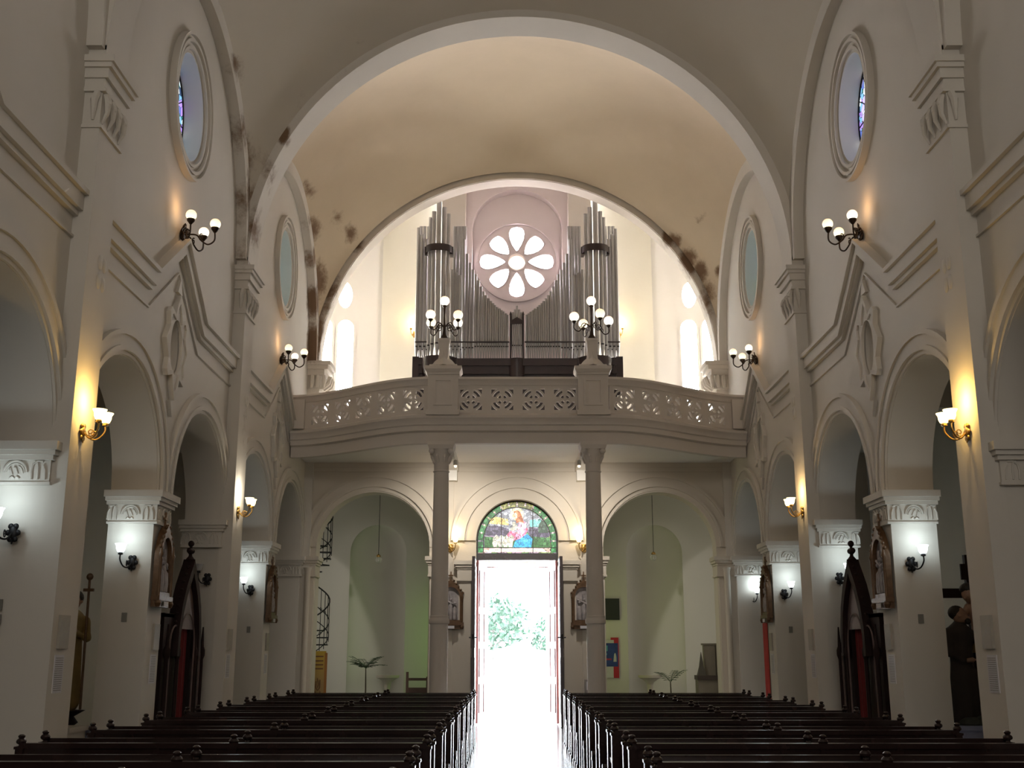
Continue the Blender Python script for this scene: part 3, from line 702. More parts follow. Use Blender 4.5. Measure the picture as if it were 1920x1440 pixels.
# ------------------------------------------------------------------ pipe organ
ORG_Y = 27.0
def ox(px): return (px-969.5)*.01369-.01
def oz(py): return 8.74+(672-py)*.01416
organ = empty('pipe_organ', (0, ORG_Y, 6.34), label='large pipe organ with grey metal pipes on a dark case in the gallery', cat='pipe organ')
def og(mb): return mb.mapv(lambda x, y, z: (x, y-ORG_Y, z-6.34))
mb = MB()
def case_sec(x0, x1, y0):
    mb.box(x0, x1, y0, ORG_Y+.9, 6.35, 8.30)
    mb.box(x0-.0, x1+.0, y0-.10, ORG_Y+.9, 8.30, 8.50)
    mb.box(x0, x1, y0-.18, ORG_Y+.9, 8.50, 8.68)
case_sec(-2.45, -1.5, ORG_Y-.12); case_sec(-1.5, 1.48, ORG_Y-.05); case_sec(1.48, 2.44, ORG_Y-.12)
for sg in (-1, 1):
    mb.box(sg*2.44, sg*2.60, ORG_Y-.25, ORG_Y+.9, 8.15, 8.72); mb.box(sg*2.44, sg*2.53, ORG_Y-.2, ORG_Y+.9, 7.75, 8.15)
    cx = sg*1.94-.01
    mb.lathe([(.30, 8.05), (.42, 8.3), (.46, 8.55), (.46, 8.68)], (cx, ORG_Y-.1, 0), 20)
mb.lathe([(.10, 8.0), (.2, 8.3), (.22, 8.68)], (-.02, ORG_Y-.08, 0), 16)
build('case', og(mb), M['organ'], organ)
mb = MB()
for k in range(9): mb.box(-1.35+.3*k, -1.35+.3*k+.26, ORG_Y-.09, ORG_Y-.04, 6.5, 8.2)
mb.box(-.35, .35, ORG_Y-.5, ORG_Y-.1, 6.35, 7.6)
build('case_panels', og(mb), M['organ'], organ)
npipe = 0
def pipe(px, ytop, rpx, dy=0, foot=True, zb=None):
    global npipe; npipe += 1
    x, zt, r = ox(px), oz(ytop), rpx*.01369
    z0 = zb or 8.66; zf = z0+.34
    prof = [(r*.28, z0), (r*.95, zf), (r, zf+.03), (r, zt-.02), (r*1.04, zt-.02), (r*1.04, zt)]
    p = build('pipe', og(MB().lathe(prof, (x, ORG_Y+dy, 0), 14)), M['pipe'], organ)
    if rpx > 1.6:
        build('mouth', og(MB().box(x-r*.62, x+r*.62, ORG_Y+dy-r*1.02, ORG_Y+dy-r*.6, zf+.02, zf+.055)), M['pipe_dark'], p)
for mir in (0, 1):
    def q(x): return 1939-x if mir else x
    for x, y in ((785.5, 428 if not mir else 430), (792.5, 441), (800, 450)): pipe(q(x), y, 3.2, 0)
    for x in (788, 795, 802.5, 852, 858.5, 865, 871.5): pipe(q(x), 417, 3.0, .30)
    for x, y, r, dy in ((808, 411, 3.4, -.10), (815, 403, 4.0, -.22), (824.5, 385, 4.6, -.30), (834, 395, 4.0, -.22), (841.5, 404, 3.4, -.10)): pipe(q(x), y, r, dy)
    x = 850; tops = [(849, 508), (856, 514), (863, 519)]
    curve = [(870, 447), (876.5, 475), (882, 492), (887.5, 505), (893, 517), (898, 528), (903, 540), (908, 549), (912.5, 556), (917, 562), (921, 567), (925, 571), (929, 574.5), (933, 578), (937, 581), (941, 584), (945, 587), (949, 590), (952.5, 592.5)]
    for x, y in tops: pipe(q(x), y, 3.0, 0)
    for x, y in curve: pipe(q(x), y, max(1.75, 2.7-(x-870)*.011), 0 if y > 515 else .12)
for dx, y in ((-8, 590), (-4, 585), (0, 578), (4, 585), (8, 590)): pipe(969+dx, y, 1.9, -.10)
for cx in (ox(824.5), ox(1939-824.5)):
    mb = MB()
    mb.strip([[(cx+.34*cos(t)*1.0, ORG_Y-.12-.30*sin(t), z) for t in [pi*k/16 for k in range(17)]] for z in (oz(481), oz(478), oz(471), oz(468))])
    mb.box(cx-.36, cx-.28, ORG_Y-.16, ORG_Y+.1, oz(482), oz(468)); mb.box(cx+.28, cx+.36, ORG_Y-.16, ORG_Y+.1, oz(482), oz(468))
    build('carved_pipe_band', og(mb), M['organ'], organ)
for x0, x1 in ((783, 806), (843, 955), (983, 1096), (1133, 1157)):
    build('mouth_rail', og(MB().box(ox(x0), ox(x1), ORG_Y-.075, ORG_Y-.045, oz(644.5), oz(642.5))), M['organ'], organ)
mb = MB()
for x in (957.5, 980.5): mb.box(ox(x-1.6), ox(x+1.6), ORG_Y-.16, ORG_Y-.05, 8.66, oz(594)); mb.frus(ox(x), ORG_Y-.1, oz(594), oz(588), .03, .03, .004, .004)
mb.prism([(ox(957), oz(612)), (ox(981), oz(612)), (ox(979), oz(606)), (ox(969), oz(600)), (ox(959), oz(606))], [], fY(), ORG_Y-.18, ORG_Y-.14)
build('small_tower_frame', og(mb), M['organ'], organ)

# ------------------------------------------------------------------ lamps
def scroll(mb, c, r, n=18, turns=1.3, a0=0, ax=(1, 0, 0), up=(0, 0, 1), t=.006, sgn=1):
    A = Vector(ax); U = Vector(up); C = Vector(c)
    pts = [C+(A*cos(a0+sgn*2*pi*turns*i/n)+U*sin(a0+sgn*2*pi*turns*i/n))*r*(1-.75*i/n) for i in range(n+1)]
    mb.tube(pts, t, 5)
def tulip_profile(s=1): return [(.02*s, 0), (.045*s, .01*s), (.062*s, .05*s), (.066*s, .09*s), (.085*s, .125*s), (.080*s, .124*s), (.058*s, .085*s), (.03*s, .02*s)]
def wall_bracket(name, glass, metal, reach=.26, side=0, two=False):
    """one bracket facing -Y (towards the viewer) or turned by rz; side offsets the arm sideways"""
    t = empty(name, (0, 0, 0))
    mb = MB().sph((0, -.02, 0), .05, 10, 8, (1, .5, 1.5))
    for k in range(6):
        a = k*pi/3; mb.sph((.05*cos(a), -.02, .075*sin(a)), .032, 8, 6, (1, .5, 1))
    mb.tube([(0, -.02, -.07), (0, -.03, -.12)], [.02, .004], 6)
    build('wall_plate', mb, metal, t)
    arms = (-1, 1) if two else (1,)
    for q in arms:
        sx = side if not two else q*.10
        mb = MB().tube(spline([(0, -.03, .0), (sx*.3, -.10, -.07), (sx*.7, -reach*.75, -.06), (sx, -reach, .02), (sx, -reach, .09)]), .010, 7)
        scroll(mb, (sx*.45, -.12, -.01), .05, ax=(.2, -1, 0), a0=pi)
        mb.lathe([(.008, .08), (.035, .09), (.03, .11), (.02, .13)], (sx, -reach, 0), 12)
        build('arm', mb, metal, t)
        build('tulip_shade', MB().lathe(tulip_profile(.92), (sx, -reach, .115), 18), glass, t)
    return t
cool = wall_bracket('wall_sconce', M['tulip_cool'], M['black_iron'], .24, -.09)
def place_cool(first, x, y, z, label, lit=True):
    o = first if first else dup(cool, (x, y, z))
    o.location = (x, y, z); tag(o, label, 'wall lamp', 'cool white tulip lamps on the pier faces')
    if x > 0: o.scale = (-1, 1, 1)
    return o
def cool_light(x, y, z):
    sx = -.09 if x < 0 else .09
    point('sconce_bulb', (x+sx, y-.27, z+.31), 3.4, (.78, .94, 1), .06)
place_cool(cool, -5.24, 15.20, 2.78, 'black bracket lamp with lit white shade on left pier beside the nearest gilded frame'); cool_light(-5.24, 15.2, 2.78)
for x, y, z, lab in ((-5.27, 11.57, 2.80, 'black bracket lamp with white tulip shade on the nearest left pier, at the photo edge'),
                     (-5.27, 22.34, 2.80, 'black bracket lamp with glowing white shade on the left pier beside the gallery'),
                     (5.22, 15.20, 2.76, 'black bracket lamp with lit white shade on right pier beside the nearest gilded frame'),
                     (5.25, 18.68, 2.79, 'black bracket lamp with lit white shade just left of the right confessional peak'),
                     (5.20, 22.34, 2.72, 'black bracket lamp with glowing white shade on the right pier beside the gallery'),
                     (5.32, 26.02, 2.80, 'small black bracket lamp with lit shade on the right end pier under the gallery')):
    place_cool(None, x, y, z, lab); cool_light(x, y, z)
o = dup(cool, (-5.16, 18.70, 2.78)); tag(o, 'unlit dark bracket lamp behind the peak of the left confessional', 'wall lamp'); del o['group']
for c in bpy.data.objects:
    if c.parent == o and c.name.startswith('tulip'): c.data = c.data.copy(); c.data.materials[0] = M['tulip_off']
t = empty('wall_bracket', (-5.30, 26.03, 2.76), label='dark iron lamp bracket without a shade on the left end pier', cat='bracket')
mb = MB().sph((0, -.02, 0), .05, 10, 8, (1.2, .5, 1.3))
for k in range(7): a = k*2*pi/7; mb.sph((.07*cos(a), -.03, .08*sin(a)), .03, 8, 6)
mb.tube([(0, -.03, -.08), (0, -.04, -.16)], [.03, .006], 6)
build('wall_plate', mb, M['black_iron'], t)

amber = wall_bracket('amber_wall_lamp', M['tulip_amber'], M['brass'], .22, 0, True)
tag(amber, 'brass two-arm wall lamp with amber tulip shades on the nearest left pilaster', 'wall lamp', 'amber tulip lamps on pilasters and walls')
amber.location = (-XP, 11.90, 3.92); amber.rotation_euler = (0, 0, pi/2)
def amber_light(x, y, z, n, p=7, col=(1, .60, .16)):
    point('sconce_bulb', (x+n[0]*.20, y+n[1]*.20, z+.34), p, col, .04)
amber_light(-XP, 11.9, 3.92, (1, 0), 12)
for x, y, z, r, n, lab, p, cc in ((-XP, 18.98, 3.92, pi/2, (1, 0), 'two-arm wall lamp glowing pale white on the far left pilaster', 8, (1, .93, .80)),
                     (XP, 11.90, 3.92, -pi/2, (-1, 0), 'brass two-arm wall lamp with amber tulip shades on the nearest right pilaster', 12, (1, .60, .16)),
                     (XP, 18.98, 3.92, -pi/2, (-1, 0), 'brass two-arm wall lamp glowing amber on the far right pilaster', 7, (1, .66, .3)),
                     (-2.75, 29.08, 9.95, 0, (0, -1), 'brass wall lamp glowing yellow left of the organ pipes', 7, (1, .72, .30)),
                     (2.72, 29.08, 9.95, 0, (0, -1), 'brass wall lamp glowing yellow right of the organ pipes', 7, (1, .72, .30))):
    dup(amber, (x, y, z), r, lab); amber_light(x, y, z, n, p, cc)
single = wall_bracket('brass_wall_lamp', M['tulip_amber'], M['brass'], .20, .12)
tag(single, 'brass bracket lamp with one warm tulip shade on the wall left of the stained glass', 'wall lamp', 'single brass lamps beside the door')
single.location = (-1.56, YB-.04, 3.95); point('sconce_bulb', (-1.44, YB-.24, 4.32), 4.5, (1, .72, .36), .04)
o = dup(single, (1.52, YB-.04, 3.95), 0, 'brass bracket lamp with one warm tulip shade on the wall right of the stained glass'); o.scale = (-1, 1, 1)
point('sconce_bulb', (1.40, YB-.24, 4.32), 4.5, (1, .72, .36), .04)

# three-globe bronze brackets on the clerestory
def three_globe():
    t = empty('globe_wall_lamp', (0, 0, 0))
    mb = MB().sph((-.0, -.03, 0), .09, 12, 8, (1, .4, 1.1))
    for k in range(9):
        a = k*2*pi/9
        scroll(mb, (.10*cos(a), -.05-.02*(k % 2), .11*sin(a)), .055, ax=(cos(a), -.3, sin(a)), up=(-sin(a), .2, cos(a)), t=.011)
        mb.sph((.08*cos(a+.3), -.05, .09*sin(a+.3)), .026, 7, 5)
    build('wall_plate', mb, M['iron'], t)
    for gx, gy, gz in ((-.34, -.24, .17), (0, -.50, .17), (.34, -.24, .17)):
        mb = MB().tube(spline([(0, -.04, 0), (gx*.35, gy*.45, .0), (gx*.55, gy*.62, -.09), (gx*.78, gy*.82, -.15), (gx, gy, -.09), (gx, gy, gz-.13)]), .012, 7)
        scroll(mb, (gx*.5, gy*.6, -.04), .06, ax=(gx, gy, 0), a0=pi*.3, t=.009)
        mb.lathe([(.015, gz-.14), (.03, gz-.12), (.055, gz-.09), (.058, gz-.06), (.04, gz-.055)], (gx, gy, 0), 14)
        a = build('arm', mb, M['iron'], t)
        build('globe', MB().sph((gx, gy, gz), .078, 18, 12), M['globe'] if gx < .1 else M['globe_w'], t)
    return t
tg = three_globe(); tag(tg, 'bronze bracket with three lit glass globes on the left wall between nearest window and gable', 'wall lamp', 'three-globe bronze lamps on the upper walls')
tg.location = (-XW, 15.46, 7.56); tg.rotation_euler = (0, 0, pi/2)
for x, y, r, lab in ((-XW, 22.70, pi/2, 'bronze bracket with three lit globes on the left wall above the gallery end'),
                     (XW, 15.46, -pi/2, 'bronze bracket with three lit glass globes on the right wall between nearest window and gable'),
                     (XW, 22.70, -pi/2, 'bronze bracket with three lit globes on the right wall above the gallery end')):
    dup(tg, (x, y, 7.56), r, lab)
for sg in (-1, 1):
    for y in (15.46, 22.70): point('globe_glow', (sg*4.78, y-.30 , 7.86), 2.2, (1, .55, .22), .09)

# candelabra on the gallery pedestals
def candelabra(loc, a0, label):
    t = empty('candelabrum', loc, label=label, cat='candelabrum', group='five-globe candelabra on the gallery')
    mb = MB().lathe([(.10, 0), (.09, .03), (.045, .10), (.03, .2), (.035, .3), (.022, .34), (.018, .52), (.03, .70), (.055, .735), (.03, .75)], (0, 0, 0), 14)
    build('stem', mb, M['iron'], t)
    for k in range(4):
        a = a0+k*pi/2; c, s = cos(a), sin(a); R = .40
        mb = MB().tube(spline([(.02*c, .02*s, .27), (.12*c, .12*s, .33), (.20*c, .20*s, .24), (.30*c, .30*s, .15), (R*c, R*s, .20), (R*c, R*s, .32)]), .012, 7)
        scroll(mb, (.15*c, .15*s, .27), .085, ax=(c, s, 0), a0=0, t=.010); scroll(mb, (.24*c, .24*s, .22), .05, ax=(c, s, 0), a0=pi, t=.008, sgn=-1)
        mb.lathe([(.012, .30), (.05, .34), (.055, .36), (.03, .37)], (R*c, R*s, 0), 12)
        build('arm', mb, M['iron'], t)
        build('globe', MB().sph((R*c, R*s, .455), .10, 20, 12), M['globe'] if k % 2 else M['globe_w'], t)
    build('globe', MB().sph((0, 0, .845), .10, 20, 12), M['globe_w'], t)
    return t
candelabra((-1.55, 22.43, 7.93), radians(48), 'bronze candelabrum with five lit globes on the left gallery pedestal')
candelabra((1.52, 22.43, 7.93), radians(22), 'bronze candelabrum with five lit globes on the right gallery pedestal')

# pendant lamps in the rooms under the gallery
for x, y, z, lab in ((-3.45, 28.0, 3.84, 'small clear glass globe hanging on a long cord in the left arch'), (3.37, 28.0, 3.90, 'small clear glass globe hanging on a long cord in the right arch')):
    t = empty('pendant_lamp', (x, y, z), label=lab, cat='pendant lamp', group='pendant globes under the gallery')
    build('cord', MB().tube([(0, 0, .1), (0, 0, 6.0-z)], .007, 6), M['black_iron'], t)
    build('fitting', MB().lathe([(.015, .14), (.05, .11), (.055, .07), (.05, .06)], (0,0,0), 12), M['brass'], t)
    build('globe', MB().sph((0, 0, 0), .085, 16, 10), M['glass_clear'], t)

# small spot lamps on the gallery beams
for x, lab in ((-1.38, 'small white spot lamp under the gallery beside the top of the left column'), (1.33, 'small white spot lamp under the gallery beside the top of the right column')):
    t = empty('spot_lamp', (x, 24.3, 5.60), label=lab, cat='spot lamp', group='spot lamps under the gallery')
    build('housing', MB().lathe([(.02, .12), (.045, .10), (.05, .02), (.045, .0)], (0, 0, 0), 14), M['white'], t)
    build('bulb', MB().sph((0, 0, -.02), .035, 12, 8), M['globe_w'], t)
    l = bpy.data.lights.new('spot_lamp_light', 'SPOT'); l.energy = 140; l.color = (1, .93, .83); l.spot_size = radians(150); l.spot_blend = 1; l.shadow_soft_size = .05
    o = bpy.data.objects.new('spot_lamp_light', l); COL.objects.link(o); o.location = (x, 24.3, 5.52); o.rotation_euler = (radians(42), 0, 0)

# ------------------------------------------------------------------ pews
def post(x, y, h, fin=True):
    mb = MB().box(x-.03, x+.03, y-.035, y+.035, 0, h-.09)
    mb.box(x-.042, x+.042, y-.05, y+.05, 0, .10)
    if fin:
        mb.box(x-.038, x+.038, y-.043, y+.043, h-.11, h-.09)
        mb.lathe([(.022, h-.09), (.016, h-.078), (.036, h-.066), (.040, h-.052), (.034, h-.04), (.020, h-.030), (.026, h-.022), (.028, h-.012), (.016, h-.002), (.002, h)], (x, y, 0), 10)
    else:
        mb.box(x-.036, x+.036, y-.05, y+.045, h-.09, h-.06)
        mb.tube([(x-.034, y-.01, h-.03), (x+.034, y-.01, h-.03)], .038, 10)
    return mb
def make_pew():
    t = empty('church_pew', (0, 0, 0)); w = M['wood']
    x0, x1 = .80, 3.95
    build('seat', MB().box(x0, x1, -.44, .0, .41, .445).box(x0, x1, -.42, -.39, .33, .41), w, t)
    mb = MB().box(x0, x1, -.015, .015, .46, .89).box(x0, x1, -.035, .035, .88, .92)
    for k in range(7): mb.box(x0+.06+k*.445, x0+.06+k*.445+.38, -.025, -.015, .52, .80)
    build('backrest', mb, w, t)
    mb = MB().box(x0, x1, .30, .50, .865, .888).box(x0, x1, .46, .485, .36, .865).box(x0, x1, .49, .52, .87, .92)
    for k in range(7): mb.box(x0+.06+k*.445, x0+.06+k*.445+.38, .452, .46, .42, .78)
    build('prayer_desk', mb, w, t)
    build('kneeler', MB().box(x0, x1, .56, .74, .16, .20).box(x0+.02, x0+.06, .58, .72, 0, .16).box(x1-.06, x1-.02, .58, .72, 0, .16), w, t)
    for x in (.80, 2.30, 3.95):
        build('end_post', post(x, 0, .985), w, t); build('desk_post', post(x, .46, .985), w, t)
        build('seat_post', post(x, -.42, .52, False), w, t)
        build('side_rail', MB().box(x-.018, x+.018, -.42, 0, .41, .46).box(x-.018, x+.018, 0, .46, .10, .15).box(x-.018, x+.018, 0, .46, .62, .66), w, t)
    return t
ORD = ['last', 'second', 'third', 'fourth', 'fifth', 'sixth', 'seventh', 'eighth', 'ninth', 'tenth']
pew = make_pew()
for sg in (-1, 1):
    for k in range(10):
        y = (19.76 if sg < 0 else 19.72)-1.522*k
        sd = 'left' if sg < 0 else 'right'
        lab = ('dark polished wooden pew in the back row nearest the door, %s of the aisle' % sd) if k == 0 else ('dark polished wooden pew with knobbed posts, %s row from the door, %s of the aisle' % (ORD[k], sd))
        if sg < 0 and k == 0: o = pew
        else: o = dup(pew, (0, 0, 0))
        o.location = (0, y, 0); o.scale = (sg*(1.0 if sg < 0 else .985), 1, 1)
        tag(o, lab, 'pew', 'rows of pews')

# ------------------------------------------------------------------ entrance: stained glass, door leaves
ft = struct('window_10', MB().prism([(-.95, 3.84)]+[(.91, 3.84)]+arc(-.02, 4.15, .93, 0, 180, 32), [], fY(), 26.42, 26.44), stained('lunette_ground_glass', [(.10,.22,.10), (.28,.22,.30), (.32,.30,.36), (.16,.14,.2), (.2,.3,.12), (.36,.24,.22)], .9, 6, (1, 1, 1.6)))
CXG = -.02
def gpoly(name, pts, mat, y=26.405): return build(name, MB().prism(pts, [], fY(), y, y+.012), mat, ft)
def gcol(c, s=1.0, name='glass'): return stained(name, [c, tuple(min(1, x*1.4+.02) for x in c), tuple(x*.6 for x in c), tuple(x*.9 for x in c)], s, 15, (1, 1, 1))
G = dict(green=gcol((.03,.17,.05), .9, 'green_glass'), olive=gcol((.22,.22,.07), .9, 'olive_glass'), sky=gcol((.30,.32,.37), .8, 'grey_sky_glass'), amber=gcol((.85,.55,.18), 1, 'amber_glass'),
         hill=gcol((.07,.06,.10), .9, 'violet_hill_glass'), teal=gcol((.18,.55,.50), .9, 'teal_glass'), grass=gcol((.04,.13,.04), .9, 'grass_glass'), rose=gcol((.75,.16,.28), 1.1, 'rose_robe_glass'),
         pink=gcol((.85,.45,.62), 1.1, 'pink_sleeve_glass'), blue=gcol((.04,.32,.62), 1.1, 'blue_cloth_glass'), white=gcol((.62,.60,.50), .9, 'white_fleece_glass'), hair=gcol((.42,.13,.05), 1, 'auburn_glass'),
         face=gcol((.85,.52,.34), 1, 'face_glass'), gold=gcol((.95,.82,.40), 1.2, 'gold_glass'), text=glow('cream_inscription_glass', (.95, .88, .70), 1.0), pinkedge=gcol((.75,.50,.42), 1, 'pink_border_glass'), dark=gcol((.03,.06,.04), 1, 'dark_tree_glass'))
# border segments
n = 14
for k in range(n):
    a0, a1 = 180*k/n, 180*(k+1)/n
    gpoly('border_glass', arc(CXG, 4.15, .915, a0+1, a1-1, 5)+arc(CXG, 4.15, .80, a1-1, a0+1, 5), G['green'] if (k < 5 or k > 8) else G['olive'])
    gpoly('border_rosette', [(CXG+.857*cos(radians(a0))+.022*cos(t), 4.15+.857*sin(radians(a0))+.022*sin(t)) for t in [2*pi*q/10 for q in range(10)]], G['pinkedge'], 26.397)
for sx in (-1, 1): gpoly('border_glass', [(CXG+sx*.80, 3.88), (CXG+sx*.915, 3.88), (CXG+sx*.915, 4.14), (CXG+sx*.80, 4.14)], G['green'])
def P(*pts): return [(CXG+u, 3.86+v) for u, v in pts]
# landscape in the same proportions as the photo (u from -0.78..0.78, v from .15..1.1)
gpoly('sky_glass', [(CXG+u, v) for u, v in arc(0, 4.15, .775, 18, 162, 24)], G['sky'], 26.41)
gpoly('sunset_glass', P((-.68, .70), (-.20, .66), (-.22, .80), (-.5, .86), (-.62, .82)), G['amber'])
gpoly('hill_glass', P((-.76, .42), (-.20, .40), (-.2, .58), (-.5, .66), (-.72, .62)), G['hill'], 26.408)
gpoly('water_glass', P((.30, .62), (.66, .62), (.55, .80), (.3, .78)), G['teal'])
gpoly('tree_glass', P((.50, .48), (.74, .48), (.68, .72), (.58, .78), (.50, .66)), G['dark'], 26.400)
gpoly('hill_glass', P((.28, .36), (.76, .38), (.72, .56), (.28, .62)), G['hill'], 26.408)
gpoly('grass_glass', P((-.77, .14), (.77, .14), (.77, .36), (.3, .40), (-.3, .34), (-.77, .40)), G['grass'], 26.406)
gpoly('robe_glass', P((-.10, .14), (.33, .14), (.36, .34), (.24, .46), (.08, .36), (-.04, .30)), G['blue'], 26.399)
gpoly('robe_glass', P((-.26, .34), (-.16, .28), (.06, .34), (.20, .44), (.26, .58), (.14, .62), (.02, .46), (-.16, .52), (-.22, .46)), G['rose'], 26.397)
gpoly('sleeve_glass', P((.02, .46), (.10, .42), (.20, .52), (.22, .72), (.12, .78), (.04, .70), (0, .58)), G['pink'], 26.394)
gpoly('lamb_glass', P((-.20, .56), (-.10, .52), (.02, .56), (.0, .64), (-.06, .74), (-.12, .72), (-.10, .62)), G['white'], 26.392)
gpoly('halo_glass', [(CXG-.0+.155*cos(t), 4.78+.15*sin(t)) for t in [2*pi*q/22 for q in range(22)]], G['gold'], 26.396)
gpoly('hair_glass', P((-.09, .98), (.0, 1.02), (.08, .96), (.14, .80), (.16, .70), (.06, .74), (-.02, .70), (-.04, .84)), G['hair'], 26.390)
gpoly('face_glass', P((-.09, .93), (-.04, .96), (.01, .90), (-.01, .82), (-.07, .83), (-.10, .88)), G['face'], 26.387)
for k in range(4):
    u = -.56+.12*k
    gpoly('sheep_glass', P((u, .15), (u+.09, .15), (u+.10, .26), (u+.13, .38), (u+.07, .44), (u+.0, .36), (u-.02, .24)), G['white'], 26.395-.002*k)
gpoly('inscription_glass', P((-.64, .045), (.60, .045), (.62, .08), (.60, .115), (-.64, .115), (-.66, .08)), G['text'], 26.399)
gpoly('border_glass', P((-.78, .03), (.78, .03), (.78, .13), (-.78, .13)), G['pinkedge'], 26.405)
mb = MB()
rnd = random.Random(5)
u = -.52
while u < .50:      # faint illegible lettering strokes along the inscription
    if rnd.random() > .18: mb.box(CXG+u, CXG+u+.012, 26.394, 26.398, 3.86+.062, 3.86+.062+rnd.choice((.03, .022, .036)))
    u += .024
build('inscription_strokes', mb, M['gilt'], ft)
mb = MB()
for r0, r1 in ((.965, .915), (.80, .78)): mb.prism(arc(CXG, 4.15, r0, 0, 180, 40)+arc(CXG, 4.15, r1, 180, 0, 40), [], fY(), 26.375 if r0 > .9 else 26.385, 26.44)
for sx in (-1, 1): mb.box(CXG+sx*.915, CXG+sx*.965, 26.375, 26.44, 3.8, 4.16); mb.box(CXG+sx*.78, CXG+sx*.795, 26.385, 26.42, 3.86, 4.16)
for u in (-.37, .37): mb.box(CXG+u-.009, CXG+u+.009, 26.382, 26.42, 3.86, 4.93)
mb.box(CXG-.93, CXG+.93, 26.385, 26.42, 3.985, 4.0)
mb.box(CXG-.965, CXG+.965, 26.34, 26.46, 3.70, 3.86)
build('lead_frame', mb, M['wood'], ft)
# inner door leaves folded back into the nave, outer leaves red
for sg, nm in ((-1, 'left'), (1, 'right')):
    t = empty('door_leaf', (CXG+sg*.985, 25.74, 0), label='tall dark wooden door leaf folded open on the %s of the entrance' % nm, cat='door', group='open entrance door leaves')
    build('leaf', MB().box(-.035, .035, -.28, .32, .02, 3.72), M['organ'], t)
    build('panel', MB().box(-.045, .045, -.22, .24, .3, 1.5).box(-.045, .045, -.22, .24, 1.7, 3.5), M['organ'], t)
    build('hinge', MB().lathe([(.025, 1.9), (.03, 1.95), (.025, 2.0)], (0, -.29, 0), 8).tube([(-.09, -.26, 1.93), (.09, -.26, 1.93)], .016, 6), M['black_iron'], t)
    t = empty('outer_door_leaf', (CXG+sg*.84, 27.22, 0), rz=sg*radians(11), label='reddish carved outer door leaf standing open on the %s of the entrance' % nm, cat='door', group='open outer door leaves')
    build('leaf', MB().box(-.03, .03, -.5, .6, .02, 3.75), M['red_wood'], t)
    mb = MB()
    for z0, z1 in ((.25, .9), (1.05, 1.7), (1.85, 2.5), (2.65, 3.5)): mb.box(-.045, .045, -.4, .0, z0, z1); mb.box(-.045, .045, .1, .5, z0, z1)
    build('panel', mb, M['red_wood'], t)
    mb = MB()
    for k in range(3): scroll(mb, (-sg*(.14+.13*k), .55, 3.5-.1*k), .08, ax=(-sg, 0, 0), t=.012)
    mb.tube([(0, .55, 3.64), (-sg*.40, .55, 3.64)], .014, 6)
    build('iron_scrollwork', mb, M['red_wood'], t)

# garden beyond the door
def tree(x, y, h, s, seed, label):
    t = empty('garden_tree', (x, y, -.16), label=label, cat='tree', group='sunlit trees outside the door')
    r = random.Random(seed)
    mb = MB().tube([(0, 0, 0), (.05*s, 0, h*.3), (-.04*s, .05, h*.55), (.02, 0, h*.8)], [.09*s, .07*s, .05*s, .02*s], 8)
    for k in range(7):
        a = r.uniform(0, 2*pi); z = h*r.uniform(.4, .7); mb.tube([(0, 0, z), (s*.5*cos(a), s*.5*sin(a), z+.35*s), (s*.9*cos(a), s*.9*sin(a), z+.5*s)], [.03*s, .02*s, .006], 5)
    build('trunk', mb, M['trunk_out'], t)
    mb = MB()
    for k in range(900):
        a = r.uniform(0, 2*pi); rr = s*1.2*sqrt(r.random()); z = h*.75+(r.random()-.45)*h*.55*(1-.4*rr/s)
        p = Vector((rr*cos(a), rr*sin(a), z)); d = Vector((r.gauss(0, 1), r.gauss(0, 1), r.gauss(0, 1))).normalized()*.14*s; e = d.orthogonal().normalized()*.06*s
        mb.add([p-d, p+e, p+d, p-e], [(0, 1, 2, 3)])
    build('foliage', mb, M['leaf_out'], t, smooth=0)
tree(-.75, 38, 3.6, 1.0, 3, 'small overexposed green tree left of the path outside the door')
tree(1.55, 44, 3.2, .8, 9, 'faint shrub on the right of the path outside the door')

